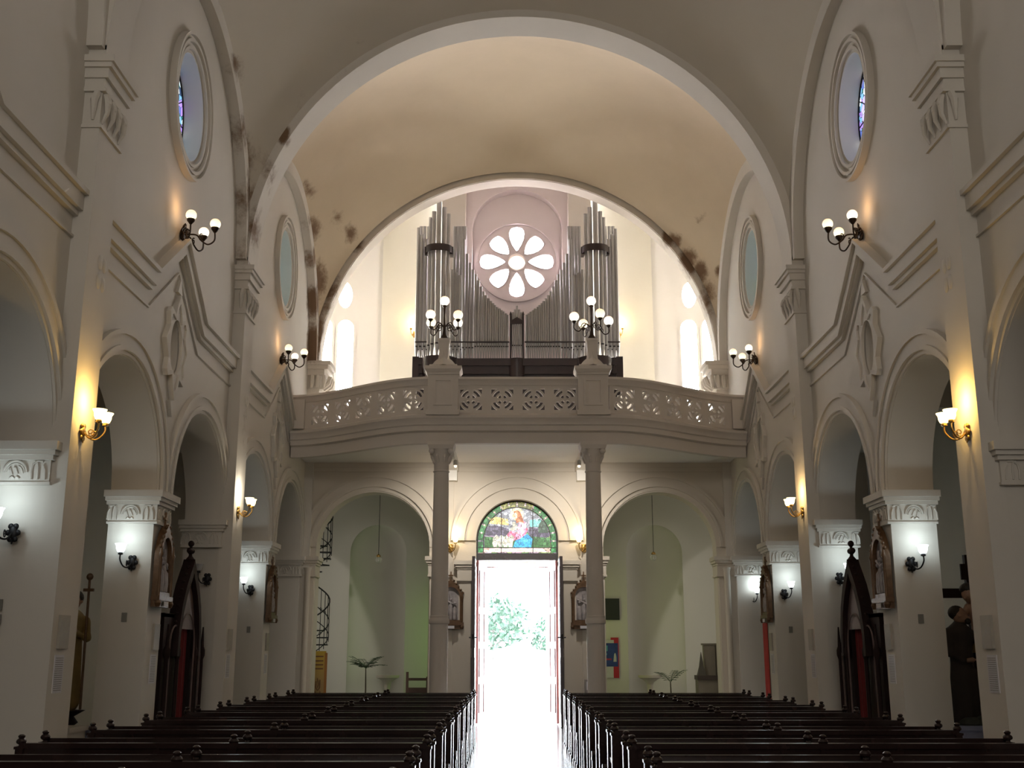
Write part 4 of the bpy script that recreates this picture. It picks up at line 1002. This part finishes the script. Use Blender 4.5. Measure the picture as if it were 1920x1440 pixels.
# ------------------------------------------------------------------ stations of the cross
def station():
    t = empty('carved_frame', (0, 0, 0))
    def L(pts, hole, y0, y1, mat, nm): return build(nm, MB().prism(pts, hole, fY(), y0, y1), mat, t)
    w = .29; sp = .66
    outer = [(-w, .12), (w, .12), (w, sp)]+[(w*cos(radians(a))**1 if 0 else w*(1-(a/90)**1.35)+0, sp+.36*sin(radians(a))) for a in (15, 30, 45, 60, 75)]+[(0, sp+.40)]+[(-w*(1-(a/90)**1.35), sp+.36*sin(radians(a))) for a in (75, 60, 45, 30, 15)]+[(-w, sp)]
    inner = [(-w+.07, .19), (w-.07, .19), (w-.07, sp)]+arc(0, sp, w-.07, 10, 170, 12, .23)+[(-w+.07, sp)]
    L(outer, [inner], -.09, 0, M['gilt'], 'frame')
    L(inner, [], -.03, -.005, M['relief'], 'relief_background')
    mb = MB()
    for dx, h in ((-.11, .36), (.0, .42), (.10, .34)):
        mb.lathe([(.05, .2), (.055, .3), (.045, .2+h*.7), (.02, .2+h*.8)], (dx, -.045, 0), 10); mb.sph((dx, -.05, .2+h), .038, 10, 7)
    mb.tube([(-.16, -.06, .62), (.14, -.06, .50)], .02, 6); mb.tube([(-.02, -.06, .74), (.02, -.06, .40)], .02, 6)
    build('relief_figures', mb, M['relief'], t)
    mb = MB()
    for sx in (-1, 1):
        mb.lathe([(.03, .0), (.05, .05), (.03, .10), (.022, .14), (.022, sp-.03), (.034, sp), (.02, sp+.04), (.008, sp+.14)], (sx*(w-.01), -.09, 0), 10)
        for k in range(5): mb.sph((sx*(w+.01-.055*k), -.08, sp+.10+.065*k), .026, 7, 5)
    mb.box(-w-.03, w+.03, -.12, 0, .08, .14); mb.box(-w-.01, w+.01, -.09, 0, 0, .08)
    build('columns', mb, M['gilt'], t)
    mb = MB().box(-.014, .014, -.05, -.02, sp+.38, sp+.56).box(-.06, .06, -.05, -.02, sp+.46, sp+.49)
    build('cross', mb, M['gilt'], t)
    build('number_plate', MB().box(-.10, .10, -.125, -.12, .012, .07), M['paper'], t)
    return t
st = station(); tag(st, 'gilded arched frame with carved relief on the left pier, nearest the camera', 'carved relief', 'stations of the cross')
st.location = (-4.97, 15.52, 2.20); st.rotation_euler = (0, 0, pi/2); st.scale = (.95, 1, 1.06)
for loc, r, lab in (((4.97, 15.52, 2.18), -pi/2, 'gilded arched frame with carved relief on the right pier, nearest the camera'),
                    ((-4.97, 22.67, 2.18), pi/2, 'narrow-looking gilded relief frame on the far left pier beside the gallery'),
                    ((4.97, 22.67, 2.18), -pi/2, 'narrow-looking gilded relief frame on the far right pier beside the gallery'),
                    ((-1.54, YB-.05, 2.12), 0, 'gilded arched relief with cross on the back wall, left of the door'),
                    ((1.50, YB-.05, 2.12), 0, 'gilded arched relief with cross on the back wall, right of the door')):
    o = dup(st, loc, r, lab); o.scale = (.95, 1, 1.06)

# plaques, sheets and switch plates
def plate(name, x, y, z, w, h, nrm, mat, label, cat, d=.012, lines=0, group=None):
    t = tag(build(name, MB().box(-w/2, w/2, -d, 0, 0, h), mat), label, cat, group)
    t.location = (x, y, z); t.rotation_euler = (0, 0, {'-y': 0, '+x': pi/2, '-x': -pi/2}[nrm])
    if lines:
        mb = MB()
        for k in range(lines): mb.box(-w*.42, w*.40, -d-.002, -d+.001, h*(.06+.9*k/lines), h*(.06+.9*k/lines)+.008)
        build('text_lines', mb, M['switch'], t)
    return t
for sg, n in ((-1, '+x'), (1, '-x')):
    sd = 'left' if sg < 0 else 'right'
    for y, xx, nm in ((11.88, XP, 'nearest pilaster'), (15.62, XW, 'pier with nearest gilded frame'), (18.92, XP, 'far pilaster'), (22.75, XW, 'pier with far gilded frame')):
        plate('notice_board', sg*xx, y, 1.64, .24, .34, n, M['plaque'], 'small beige notice panel on the %s %s' % (sd, nm), 'notice board', .03, 0, 'notice panels on the piers')
        plate('notice_sheet', sg*xx, y-.02, 1.20, .24, .38, n, M['paper'], 'pale printed sheet under the notice panel, %s %s' % (sd, nm), 'notice sheet', .008, 16, 'printed sheets under the panels')
for x, y, z, lab in ((-5.30, 15.22, 2.00, 'small grey switch plate below the white lamp on the left pier'), (-5.28, 22.37, 1.98, 'small grey switch plate on the left pier beside the gallery'),
                  (5.30, 15.22, 1.98, 'small grey switch plate below the white lamp on the right pier'), (5.30, 22.37, 1.98, 'small grey switch plate on the right pier beside the gallery'),
                  (5.33, 26.03, 1.98, 'small dark switch plate on the right end pier under the gallery')):
    plate('switch_plate', x, y, z, .07, .12, '-y', M['switch'], lab, 'switch', .015, 0, 'switch plates on the pier faces')
plate('switch_plate', -5.36, 11.60, 2.02, .08, .11, '-y', M['switch'], 'upper of two grey switch plates on the nearest left pier', 'switch', .015)
plate('switch_plate', -5.36, 11.60, 1.88, .08, .10, '-y', M['switch'], 'lower of two grey switch plates on the nearest left pier', 'switch', .015)

# ------------------------------------------------------------------ confessionals
def confessional(sg, label):
    t = empty('confessional', (sg*5.12, 17.42, 0), label=label, cat='confessional', group='confessionals in the side arches')
    fm = lambda u, v, w: (sg*w, u, v)       # w>0 away from the nave
    W2 = .88; D = M['conf']
    mb = MB().prism([(-W2-.15, 0), (W2, 0), (W2, 2.15), (-W2-.15, 2.15)], [[(-.36, .25), (.36, .25), (.36, 1.78)]+arc(0, 1.78, .36, 10, 170, 12, .34)+[(-.36, 1.78)]], fm, 0, .06)
    mb.box(sg*.06, sg*.60, -W2-.15, -W2-.10, 0, 2.15); mb.box(sg*.06, sg*.60, W2-.05, W2, 0, 2.15); mb.box(sg*.55, sg*.60, -W2-.15, W2, 0, 2.15); mb.box(0, sg*.60, -W2-.15, W2, 2.10, 2.16); mb.box(0, sg*.60, -W2-.15, W2, 0, .12)
    build('body', mb, D, t)
    og_ = lambda s: [(-.62*s, 1.55), (-.60*s, 1.95), (-.50*s, 2.30), (-.33*s, 2.60), (-.16*s, 2.80), (-.05*s, 2.92), (0, 3.0), (.05*s, 2.92), (.16*s, 2.80), (.33*s, 2.60), (.50*s, 2.30), (.60*s, 1.95), (.62*s, 1.55)]
    o_ = og_(1.0); i_ = [(u*.82, 1.55+(v-1.55)*.86) for u, v in o_]
    build('gable_frame', MB().prism(o_+[(i_[-1][0], 1.55)]+list(reversed(i_))[1:-1]+[(i_[0][0], 1.55)], [], fm, -.10, .08), D, t)
    build('carved_tympanum', MB().prism([(-.48, 1.95), (.48, 1.95)]+[(u, v) for u, v in reversed(i_) if v > 2.0], [], fm, -.02, .02), M['conf_lt'], t)
    mb = MB().lathe([(.05, 2.96), (.07, 3.0), (.03, 3.05), (.02, 3.12)], (-sg*.02, 0, 0), 10)
    for q in (-1, 1): mb.sph((-sg*.02, q*.07, 3.13), .045, 8, 6)
    mb.sph((-sg*.02, 0, 3.12), .05, 8, 6); mb.sph((-sg*.02, 0, 3.24), .05, 8, 6); mb.tube([(-sg*.02, 0, 3.1), (-sg*.02, 0, 3.22)], .022, 6)
    for k in range(8):
        for q in (-1, 1):
            u, v = o_[1+k//2+(0)] if 0 else (q*.56*(1-(k/8)**1.5), 2.0+.95*k/8); mb.sph((-sg*.03, u, v+.04), .03, 7, 5)
    build('finial', mb, D, t)
    # pale arched rib mouldings over curtain and side door
    mb = MB()
    for c, r in ((0, .40), (-.62, .24)):
        mb.tube([fm(c+u, v, -.05) for u, v in [(-r, .2), (-r, 1.70)]+arc(0, 1.70, r, 180, 0, 14, r*1.2)[1:-1]+[(r, 1.70), (r, .2)]], .013, 6)
    for u in (.55, .80): mb.tube([fm(u, .15, -.04), fm(u, 1.6, -.04)], .013, 6)
    build('rib_moulding', mb, M['conf_lt'], t)
    rows = [[fm(-.34+.68*k/24, z, .05+.025*sin(k*1.7)) for k in range(25)] for z in (.28, 1.0, 1.8, 2.05)]
    build('curtain', MB().strip(rows), M['curtain'], t)
    build('upper_curtain', MB().box(sg*.012, sg*.03, -W2, -.45, 1.75, 2.08), M['curtain'], t)
    mb = MB()
    for u in (-W2-.1, -.45, .45, W2): mb.lathe([(.04, .0), (.04, .25), (.03, .3), (.03, 1.5), (.05, 1.56), (.05, 1.64), (.03, 1.7), (.012, 2.0)], (-sg*.05, u, 0), 10)
    build('corner_shafts', mb, D, t)
confessional(-1, 'dark carved confessional with red curtain standing in the left side arch')
confessional(1, 'dark carved confessional with red curtain standing in the right side arch')

# ------------------------------------------------------------------ statues in the aisles
def remesh(o, vox):
    m = o.modifiers.new('remesh', 'REMESH'); m.mode = 'VOXEL'; m.voxel_size = vox; m.use_smooth_shade = True
    s = o.modifiers.new('smooth', 'SMOOTH'); s.iterations = 3
    return o
def head(mb, c, r, look=(0, -1, 0)):
    """head with brow, nose, chin and ears, facing look"""
    L = Vector(look).normalized(); S = L.cross(Vector((0, 0, 1))).normalized(); U = S.cross(L); C = Vector(c)
    P_ = lambda f, s, u: C+L*f*r+S*s*r+U*u*r
    mb.sph(C, r, 14, 10, (.9, .95, 1.15)); mb.sph(P_(.25, 0, -.5), r*.68, 12, 8); mb.sph(P_(.92, 0, -.12), r*.20, 8, 6, (1, 1, 1.3)); mb.sph(P_(.70, 0, -.85), r*.28, 8, 6)
    for q in (-1, 1): mb.sph(P_(0, q*.92, -.1), r*.22, 8, 6); mb.sph(P_(.80, q*.36, .18), r*.16, 6, 5)
def limb(mb, pts, r): 
    mb.tube(pts, r, 10)
    for p, q in zip(pts, r): mb.sph(p, q, 10, 7)
def hand(mb, c, d, s=1, up=(0, 0, 1)):
    D = Vector(d).normalized(); S = D.cross(Vector(up)).normalized(); C = Vector(c)
    limb(mb, [C, C+D*.07*s], [.030*s, .034*s])
    for k in range(4):
        b = C+D*.08*s+S*(-.030+.02*k)*s; l = (.060, .072, .068, .052)[k]*s
        limb(mb, [b, b+D*l*.55, b+D*l+Vector((0, 0, -.015*s))], [.0105*s, .010*s, .008*s])
    limb(mb, [C+S*-.03*s+D*.02*s, C+S*-.06*s+D*.06*s], [.012*s, .009*s])
# right: friar embracing the crucified figure who leans down from the cross
t = empty('statue_group', (6.16, 15.86, 0), label='painted statue of a dark-robed friar reaching up to a crucified figure, in the right aisle', cat='statue')
build('pedestal', MB().box(-.47, .60, -.42, .42, 0, .60).box(-.50, .63, -.45, .45, .60, .66).box(-.51, .66, -.48, .46, .30, .34), M['plinth'], t)
mb = MB()
rr = random.Random(4)
for k in range(14): mb.sph((rr.uniform(-.28, .45), rr.uniform(-.3, .3), .68), rr.uniform(.10, .2), 8, 6, (1.2, 1, .6))
mb.sph((.28, -.12, .86), .24, 10, 7, (1.1, 1, .9))
build('rocky_base', mb, M['rock'], t)
mb = MB().box(.10, .24, .12, .20, .6, 2.95).box(-.30, .85, .12, .20, 2.35, 2.48)
build('cross', mb, M['conf'], t); build('title_board', MB().box(.02, .32, .09, .12, 2.60, 2.82), M['conf'], t)
mb = MB()
limb(mb, [(-.14, 0, .74), (-.15, 0, 1.1), (-.13, 0, 1.45), (-.12, .0, 1.68), (-.13, -.02, 1.85), (-.11, -.02, 1.98)], [.17, .16, .145, .155, .17, .09])
limb(mb, [(.0, 0, .74), (-.02, 0, 1.3)], [.13, .13])
limb(mb, [(-.27, -.03, 1.86), (-.33, -.07, 1.62), (-.14, -.14, 1.50)], [.085, .075, .055])
limb(mb, [(.0, -.03, 1.86), (.12, -.08, 1.74), (.16, -.04, 1.94)], [.08, .065, .05])
f = remesh(build('friar_robe', mb, M['robe'], t), .022)
mb = MB(); head(mb, (-.11, -.04, 2.10), .105, (.7, -.3, .45)); limb(mb, [(-.11, -.03, 1.96), (-.11, -.03, 2.04)], [.06, .055]); remesh(build('friar_head', mb, M['skin'], t), .008)
for c_, d_ in (((.16, -.05, 1.98), (.1, .1, 1)), ((-.10, -.16, 1.50), (1, 0, .1))):
    mb = MB(); hand(mb, c_, d_, 1); build('friar_hand', mb, M['skin'], t)
mb = MB().sph((-.14, -.01, 2.14), .112, 12, 8, (1, 1, .9)); mb.sph((-.03, -.12, 2.02), .045, 8, 6); build('friar_hair', mb, M['hair'], t)
mb = MB()
limb(mb, [(.16, .04, 1.05), (.18, -.02, 1.45), (.17, .05, 1.72)], [.045, .06, .085])
limb(mb, [(.20, .04, 1.05), (.24, -.04, 1.45), (.20, .05, 1.72)], [.045, .06, .085])
limb(mb, [(.18, .04, 1.72), (.18, .02, 1.95), (.17, .0, 2.18), (.13, -.02, 2.28)], [.12, .11, .14, .06])
limb(mb, [(.04, 0, 2.22), (-.10, -.04, 2.02), (-.20, -.02, 1.88)], [.055, .042, .03]); hand(mb, (-.22, -.02, 1.86), (-1, 0, -.4), .9)
limb(mb, [(.32, .02, 2.22), (.55, .08, 2.32), (.78, .12, 2.40)], [.055, .042, .03]); hand(mb, (.79, .11, 2.40), (1, 0, .1), .9)
head(mb, (.03, -.06, 2.40), .10, (-.6, -.4, -.5))
remesh(build('crucified_body', mb, M['skin'], t), .014)
build('crucified_hair', MB().sph((.045, -.04, 2.46), .115, 12, 8, (1.05, 1, .8)).sph((.10, -.02, 2.36), .07, 8, 6), M['hair'], t)
build('loincloth', MB().lathe([(.13, 1.60), (.15, 1.68), (.135, 1.80)], (.19, .04, 0), 14), M['robe2'], t)
# left: robed saint mostly hidden by the nearest pilaster
t = empty('saint_statue', (-6.20, 15.80, 0), label='ochre-robed saint statue on a stand, mostly hidden behind the nearest left pilaster', cat='statue')
build('pedestal', MB().box(-.32, .32, -.3, .3, 0, .55).box(-.36, .36, -.34, .34, .55, .62), M['plinth'], t)
build('stand', MB().lathe([(.10, .62), (.18, .68), (.12, .76), (.26, .84)], (0, 0, 0), 14), M['conf'], t)
mb = MB()
limb(mb, [(0, 0, .98), (0, 0, 1.4), (0, 0, 1.75), (0, 0, 2.02), (0, 0, 2.12)], [.19, .165, .15, .17, .09])
limb(mb, [(.17, 0, 2.02), (.24, -.08, 1.80), (.12, -.18, 1.86)], [.075, .065, .05]); limb(mb, [(-.17, 0, 2.02), (-.22, -.08, 1.80), (-.06, -.18, 1.78)], [.075, .065, .05])
remesh(build('robe', mb, M['robe2'], t), .022)
mb = MB(); head(mb, (0, -.02, 2.30), .105, (.2, -1, 0)); hand(mb, (.12, -.20, 1.88), (-.3, -.1, 1), 1); hand(mb, (-.06, -.20, 1.78), (1, 0, .2), 1); limb(mb, [(0, 0, 2.12), (0, 0, 2.22)], [.055, .05])
build('head_and_hands', mb, M['skin'], t)
build('hair', MB().sph((0, .02, 2.34), .112, 12, 8), M['hair'], t)
mb = MB().tube([(.26, -.16, .86), (.24, -.16, 2.60)], .018, 8).box(.17, .31, -.18, -.14, 2.42, 2.46).sph((.24, -.16, 2.62), .05, 8, 6)
build('staff', mb, M['gilt'], t)
t = tag(build('wooden_chest', MB().box(-.5, .5, -.3, .3, 0, .62).box(-.53, .53, -.33, .33, .62, .68), M['stone']), 'pale low chest by the left aisle wall beside the nearest pilaster', 'chest')
t.location = (-6.20, 14.95, 0)

# ------------------------------------------------------------------ things at the back
# spiral stair in the left room
t = empty('spiral_stair', (-5.22, 28.3, 0), label='black iron spiral staircase rising behind the left arch', cat='staircase')
build('centre_pole', MB().tube([(0, 0, 0), (0, 0, 6.0)], .045, 10), M['black_iron'], t)
N = 33; Rr = .55
for k in range(N):
    a = radians(-283+k*30); z = .2+k*.175
    if z > 5.9: break
    mb = MB(); a1 = a+radians(30)
    mb.add([(.04*cos(a), .04*sin(a), z), (Rr*cos(a), Rr*sin(a), z), (Rr*cos(a1), Rr*sin(a1), z), (.04*cos(a1), .04*sin(a1), z),
            (.04*cos(a), .04*sin(a), z+.03), (Rr*cos(a), Rr*sin(a), z+.03), (Rr*cos(a1), Rr*sin(a1), z+.03), (.04*cos(a1), .04*sin(a1), z+.03)],
           [(0,1,2,3), (7,6,5,4), (0,4,5,1), (1,5,6,2), (2,6,7,3), (3,7,4,0)])
    build('tread', mb, M['black_iron'], t)
mb = MB(); hp = []
for k in range(N*2):
    a = radians(-283+k*15); z = .2+k*.0875
    if z > 4.95: break
    hp.append((Rr*cos(a), Rr*sin(a), z+.95)); mb.tube([(Rr*cos(a), Rr*sin(a), z), (Rr*cos(a), Rr*sin(a), z+.95)], .009, 5)
    scroll(mb, (Rr*cos(a), Rr*sin(a), z+.45), .05, ax=(-sin(a), cos(a), 0), t=.006)
mb.tube(hp, .018, 6); mb.tube([(x, y, z-.5) for x, y, z in hp], .012, 5); mb.tube([(x, y, z-.85) for x, y, z in hp], .012, 5)
build('railing', mb, M['black_iron'], t)

# yellow banner
t = empty('roll_up_banner', (-4.72, 27.35, 0), label='yellow and orange roll-up banner standing beside the left end pier', cat='banner')
def bannermat():
    m, tt, b = newmat('banner_print'); L = tt.links.new
    tc = nd(tt, 'ShaderNodeTexCoord'); sp = nd(tt, 'ShaderNodeSeparateXYZ'); L(tc.outputs['Generated'], sp.inputs[0])
    r = nd(tt, 'ShaderNodeValToRGB'); L(sp.outputs['Z'], r.inputs[0]); e = r.color_ramp.elements
    e[0].color = (.30, .22, .09, 1); e[1].color = (.50, .33, .03, 1); e.new(.5).color = (.34, .22, .08, 1)
    L(r.outputs[0], b.inputs['Base Color']); b.inputs['Roughness'].default_value = .6; return m
build('print', MB().box(-.17, .17, -.01, .01, .12, 1.64), bannermat(), t)
build('orange_edge', MB().box(.14, .20, -.012, .012, .12, 1.60), basic('orange_print', (.34, .14, .03), .6), t)
mb = MB()
for z in (1.50, 1.40, 1.31, 1.22): mb.box(-.12, .11, -.014, -.008, z, z+.03)
mb.tube([(-.06, -.014, .72), (-.04, -.014, .52), (.0, -.014, .46), (.05, -.014, .52), (.06, -.014, .72)], .014, 5)
mb.tube([(-.04, -.014, .95), (-.05, -.014, .80), (0, -.014, .74), (.05, -.014, .80), (.05, -.014, .98)], .012, 5); mb.tube([(-.02, -.014, 1.02), (.02, -.014, .88), (-.01, -.014, .80)], .010, 5)
build('printed_text', mb, basic('brown_print', (.16, .07, .03), .6), t)
build('stand', MB().box(-.22, .22, -.08, .08, 0, .09).tube([(0, .03, .09), (0, .03, 1.64)], .012, 6).box(-.21, -.18, -.01, .01, .09, 1.5), M['iron'], t)

# palms
def palm(loc, h, n, L_, seed, label, broad=.03):
    t = empty('potted_palm', loc, label=label, cat='palm plant', group='palms under the gallery')
    build('pot', MB().lathe([(.14, 0), (.19, .32), (.21, .36), (.18, .36), (.17, .33)], (0, 0, 0), 18), M['pot'], t)
    build('stem', MB().tube([(0, 0, .3), (.01, 0, h*.6), (0, 0, h)], [.022, .018, .012], 7), M['trunk'], t)
    r = random.Random(seed)
    for k in range(n):
        a = 2*pi*k/n+r.uniform(-.2, .2); el = r.uniform(.45, 1.25) if n > 6 else r.uniform(.9, 1.3); mb = MB(); D = Vector((cos(a), sin(a), 0)); pts = []
        for i in range(8):
            s = i/7; pts.append(Vector((0, 0, h))+D*L_*s*cos(el*.6)+Vector((0, 0, L_*(s*sin(el)-s*s*.35))))
        mb.tube(pts, [.006]*8, 4); S = D.cross(Vector((0, 0, 1)))
        for i in range(1, 8):
            for q in (-1, 1):
                p = pts[i]; l = L_*.34*(1-.5*abs(i/7-.4)); e = p+(S*q*.75+D*.65)*l+Vector((0, 0, -.05*l)); w_ = Vector((0, 0, 1)).cross((e-p).normalized())*broad*.5
                mid = p.lerp(e, .5)+Vector((0, 0, .01)); mb.add([p, mid+w_, e, mid-w_], [(0, 1, 2, 3)])
        build('frond', mb, M['leaf'], t, smooth=0)
    return t
palm((-3.62, 27.5, 0), 1.24, 13, .46, 2, 'slender palm with a spray of dark fronds under the left arch', .13)
palm((3.62, 27.5, 0), .92, 5, .46, 8, 'small palm with two or three raised fronds under the right arch', .13)

# fonts
for x, lab in ((-3.28, 'pale stone basin on a bracket behind the left palm'), (3.34, 'pale stone basin on a bracket beside the right palm')):
    t = empty('holy_water_font', (x, 29.30, 0), label=lab, cat='font', group='stone basins in the porch niches')
    build('basin', MB().lathe([(.07, .80), (.10, .88), (.20, .95), (.29, .99), (.30, 1.05), (.26, 1.05), (.24, 1.01)], (0, -.1, 0), 24, sc=(1, .8)), M['stone'], t)
    build('pedestal', MB().lathe([(.20, 0), (.18, .08), (.07, .14), (.06, .6), (.08, .82)], (0, -.1, 0), 18), M['stone'], t)

# chair
t = empty('wooden_chair', (-2.38, 27.2, 0), label='dark wooden chair with ladder back beside the left column', cat='chair')
for x in (-.24, .24):
    build('back_post', MB().box(x-.03, x+.03, .20, .26, 0, 1.16 if x < 0 else 1.05), M['chairwood'], t); build('leg', MB().box(x-.025, x+.025, -.25, -.2, 0, .45), M['chairwood'], t)
build('seat', MB().box(-.27, .27, -.26, .24, .43, .48), M['chairwood'], t)
build('back_slat', MB().box(-.24, .24, .21, .24, .96, 1.02).box(-.24, .24, .21, .24, .62, .80), M['chairwood'], t)

# right of the door: desk stand, board and poster
t = empty('lectern_box', (1.66, 25.75, 0), label='small grey wooden stand with a white paper beside the right column', cat='stand')
build('body', MB().box(-.18, .12, -.12, .12, 0, 1.02), basic('grey_box', (.25, .22, .20), .6), t)
build('paper', MB().box(-.15, -.04, -.13, -.12, .80, .98), M['paper'], t)
plate('dark_board', 2.42, 29.36, 2.42, .40, .54, '-y', M['board'], 'dark green board on the wall above the blue and red poster', 'board', .03)
t = empty('poster', (2.36, 29.36, .98), label='blue and red poster with white figure on the wall right of the right column', cat='poster')
build('red_panel', MB().box(.02, .22, -.015, 0, 0, 1.0), basic('poster_red', (.50, .02, .04), .6), t)
build('blue_panel', MB().box(-.20, .20, -.02, -.015, .28, .86), basic('poster_blue', (.03, .06, .26), .6, 0, .8, 5), t)
build('white_panel', MB().box(-.20, .08, -.018, -.012, 0, .28).box(-.20, .10, -.018, -.012, .86, .94), M['paper'], t)
build('white_figure', MB().prism([(.08, .40), (.16, .40), (.155, .52), (.14, .60), (.12, .62), (.10, .58)], [], fY(), -.024, -.02), M['paper'], t)
build('printed_words', MB().box(-.17, -.06, -.024, -.02, .66, .80).box(-.17, -.08, -.024, -.02, .56, .61), basic('poster_cyan', (.10, .35, .50), .6), t)
build('printed_line', MB().box(-.12, .03, -.024, -.02, .44, .48), basic('poster_red_text', (.45, .03, .08), .6), t)

# spired cabinet on the right
t = empty('spired_cabinet', (4.62, 27.55, 0), label='grey cabinet with dark band and little spire behind the right end pier', cat='cabinet')
cm = basic('greyish_wood', (.22, .19, .14), .6, 0, .15, 5)
build('body', MB().box(-.36, .40, -.2, .25, 0, .98), cm, t)
build('upper_panels', MB().box(-.17, .10, .0, .2, 1.05, 1.78).box(.12, .38, .0, .2, 1.05, 1.78).box(-.20, .40, -.02, .22, 1.78, 1.82), cm, t)
build('carved_band', MB().box(-.38, .42, -.24, .26, .98, 1.08), basic('dark_band', (.07, .05, .04), .6), t)
build('spire', MB().frus(-.26, -.1, 1.08, 1.28, .10, .10, .05, .05).frus(-.26, -.1, 1.28, 1.62, .05, .05, .004, .004), basic('spire_wood', (.09, .08, .06), .6), t)
# red hanging at the far right pier
t = empty('red_banner', (5.12, 23.75, 0), label='tall narrow red banner standing behind the far right pier', cat='banner')
rows = [[(-.02+.02*sin(k*1.3), -.22+.44*k/12, z) for k in range(13)] for z in (.15, 1.0, 2.0, 2.2)]
build('cloth', MB().strip(rows), M['red_cloth'], t)
build('pole', MB().tube([(0, 0, 0), (0, 0, 2.3)], .015, 6).tube([(0, -.23, 2.2), (0, .23, 2.2)], .012, 6).box(-.15, .15, -.15, .15, 0, .03), M['brass'], t)
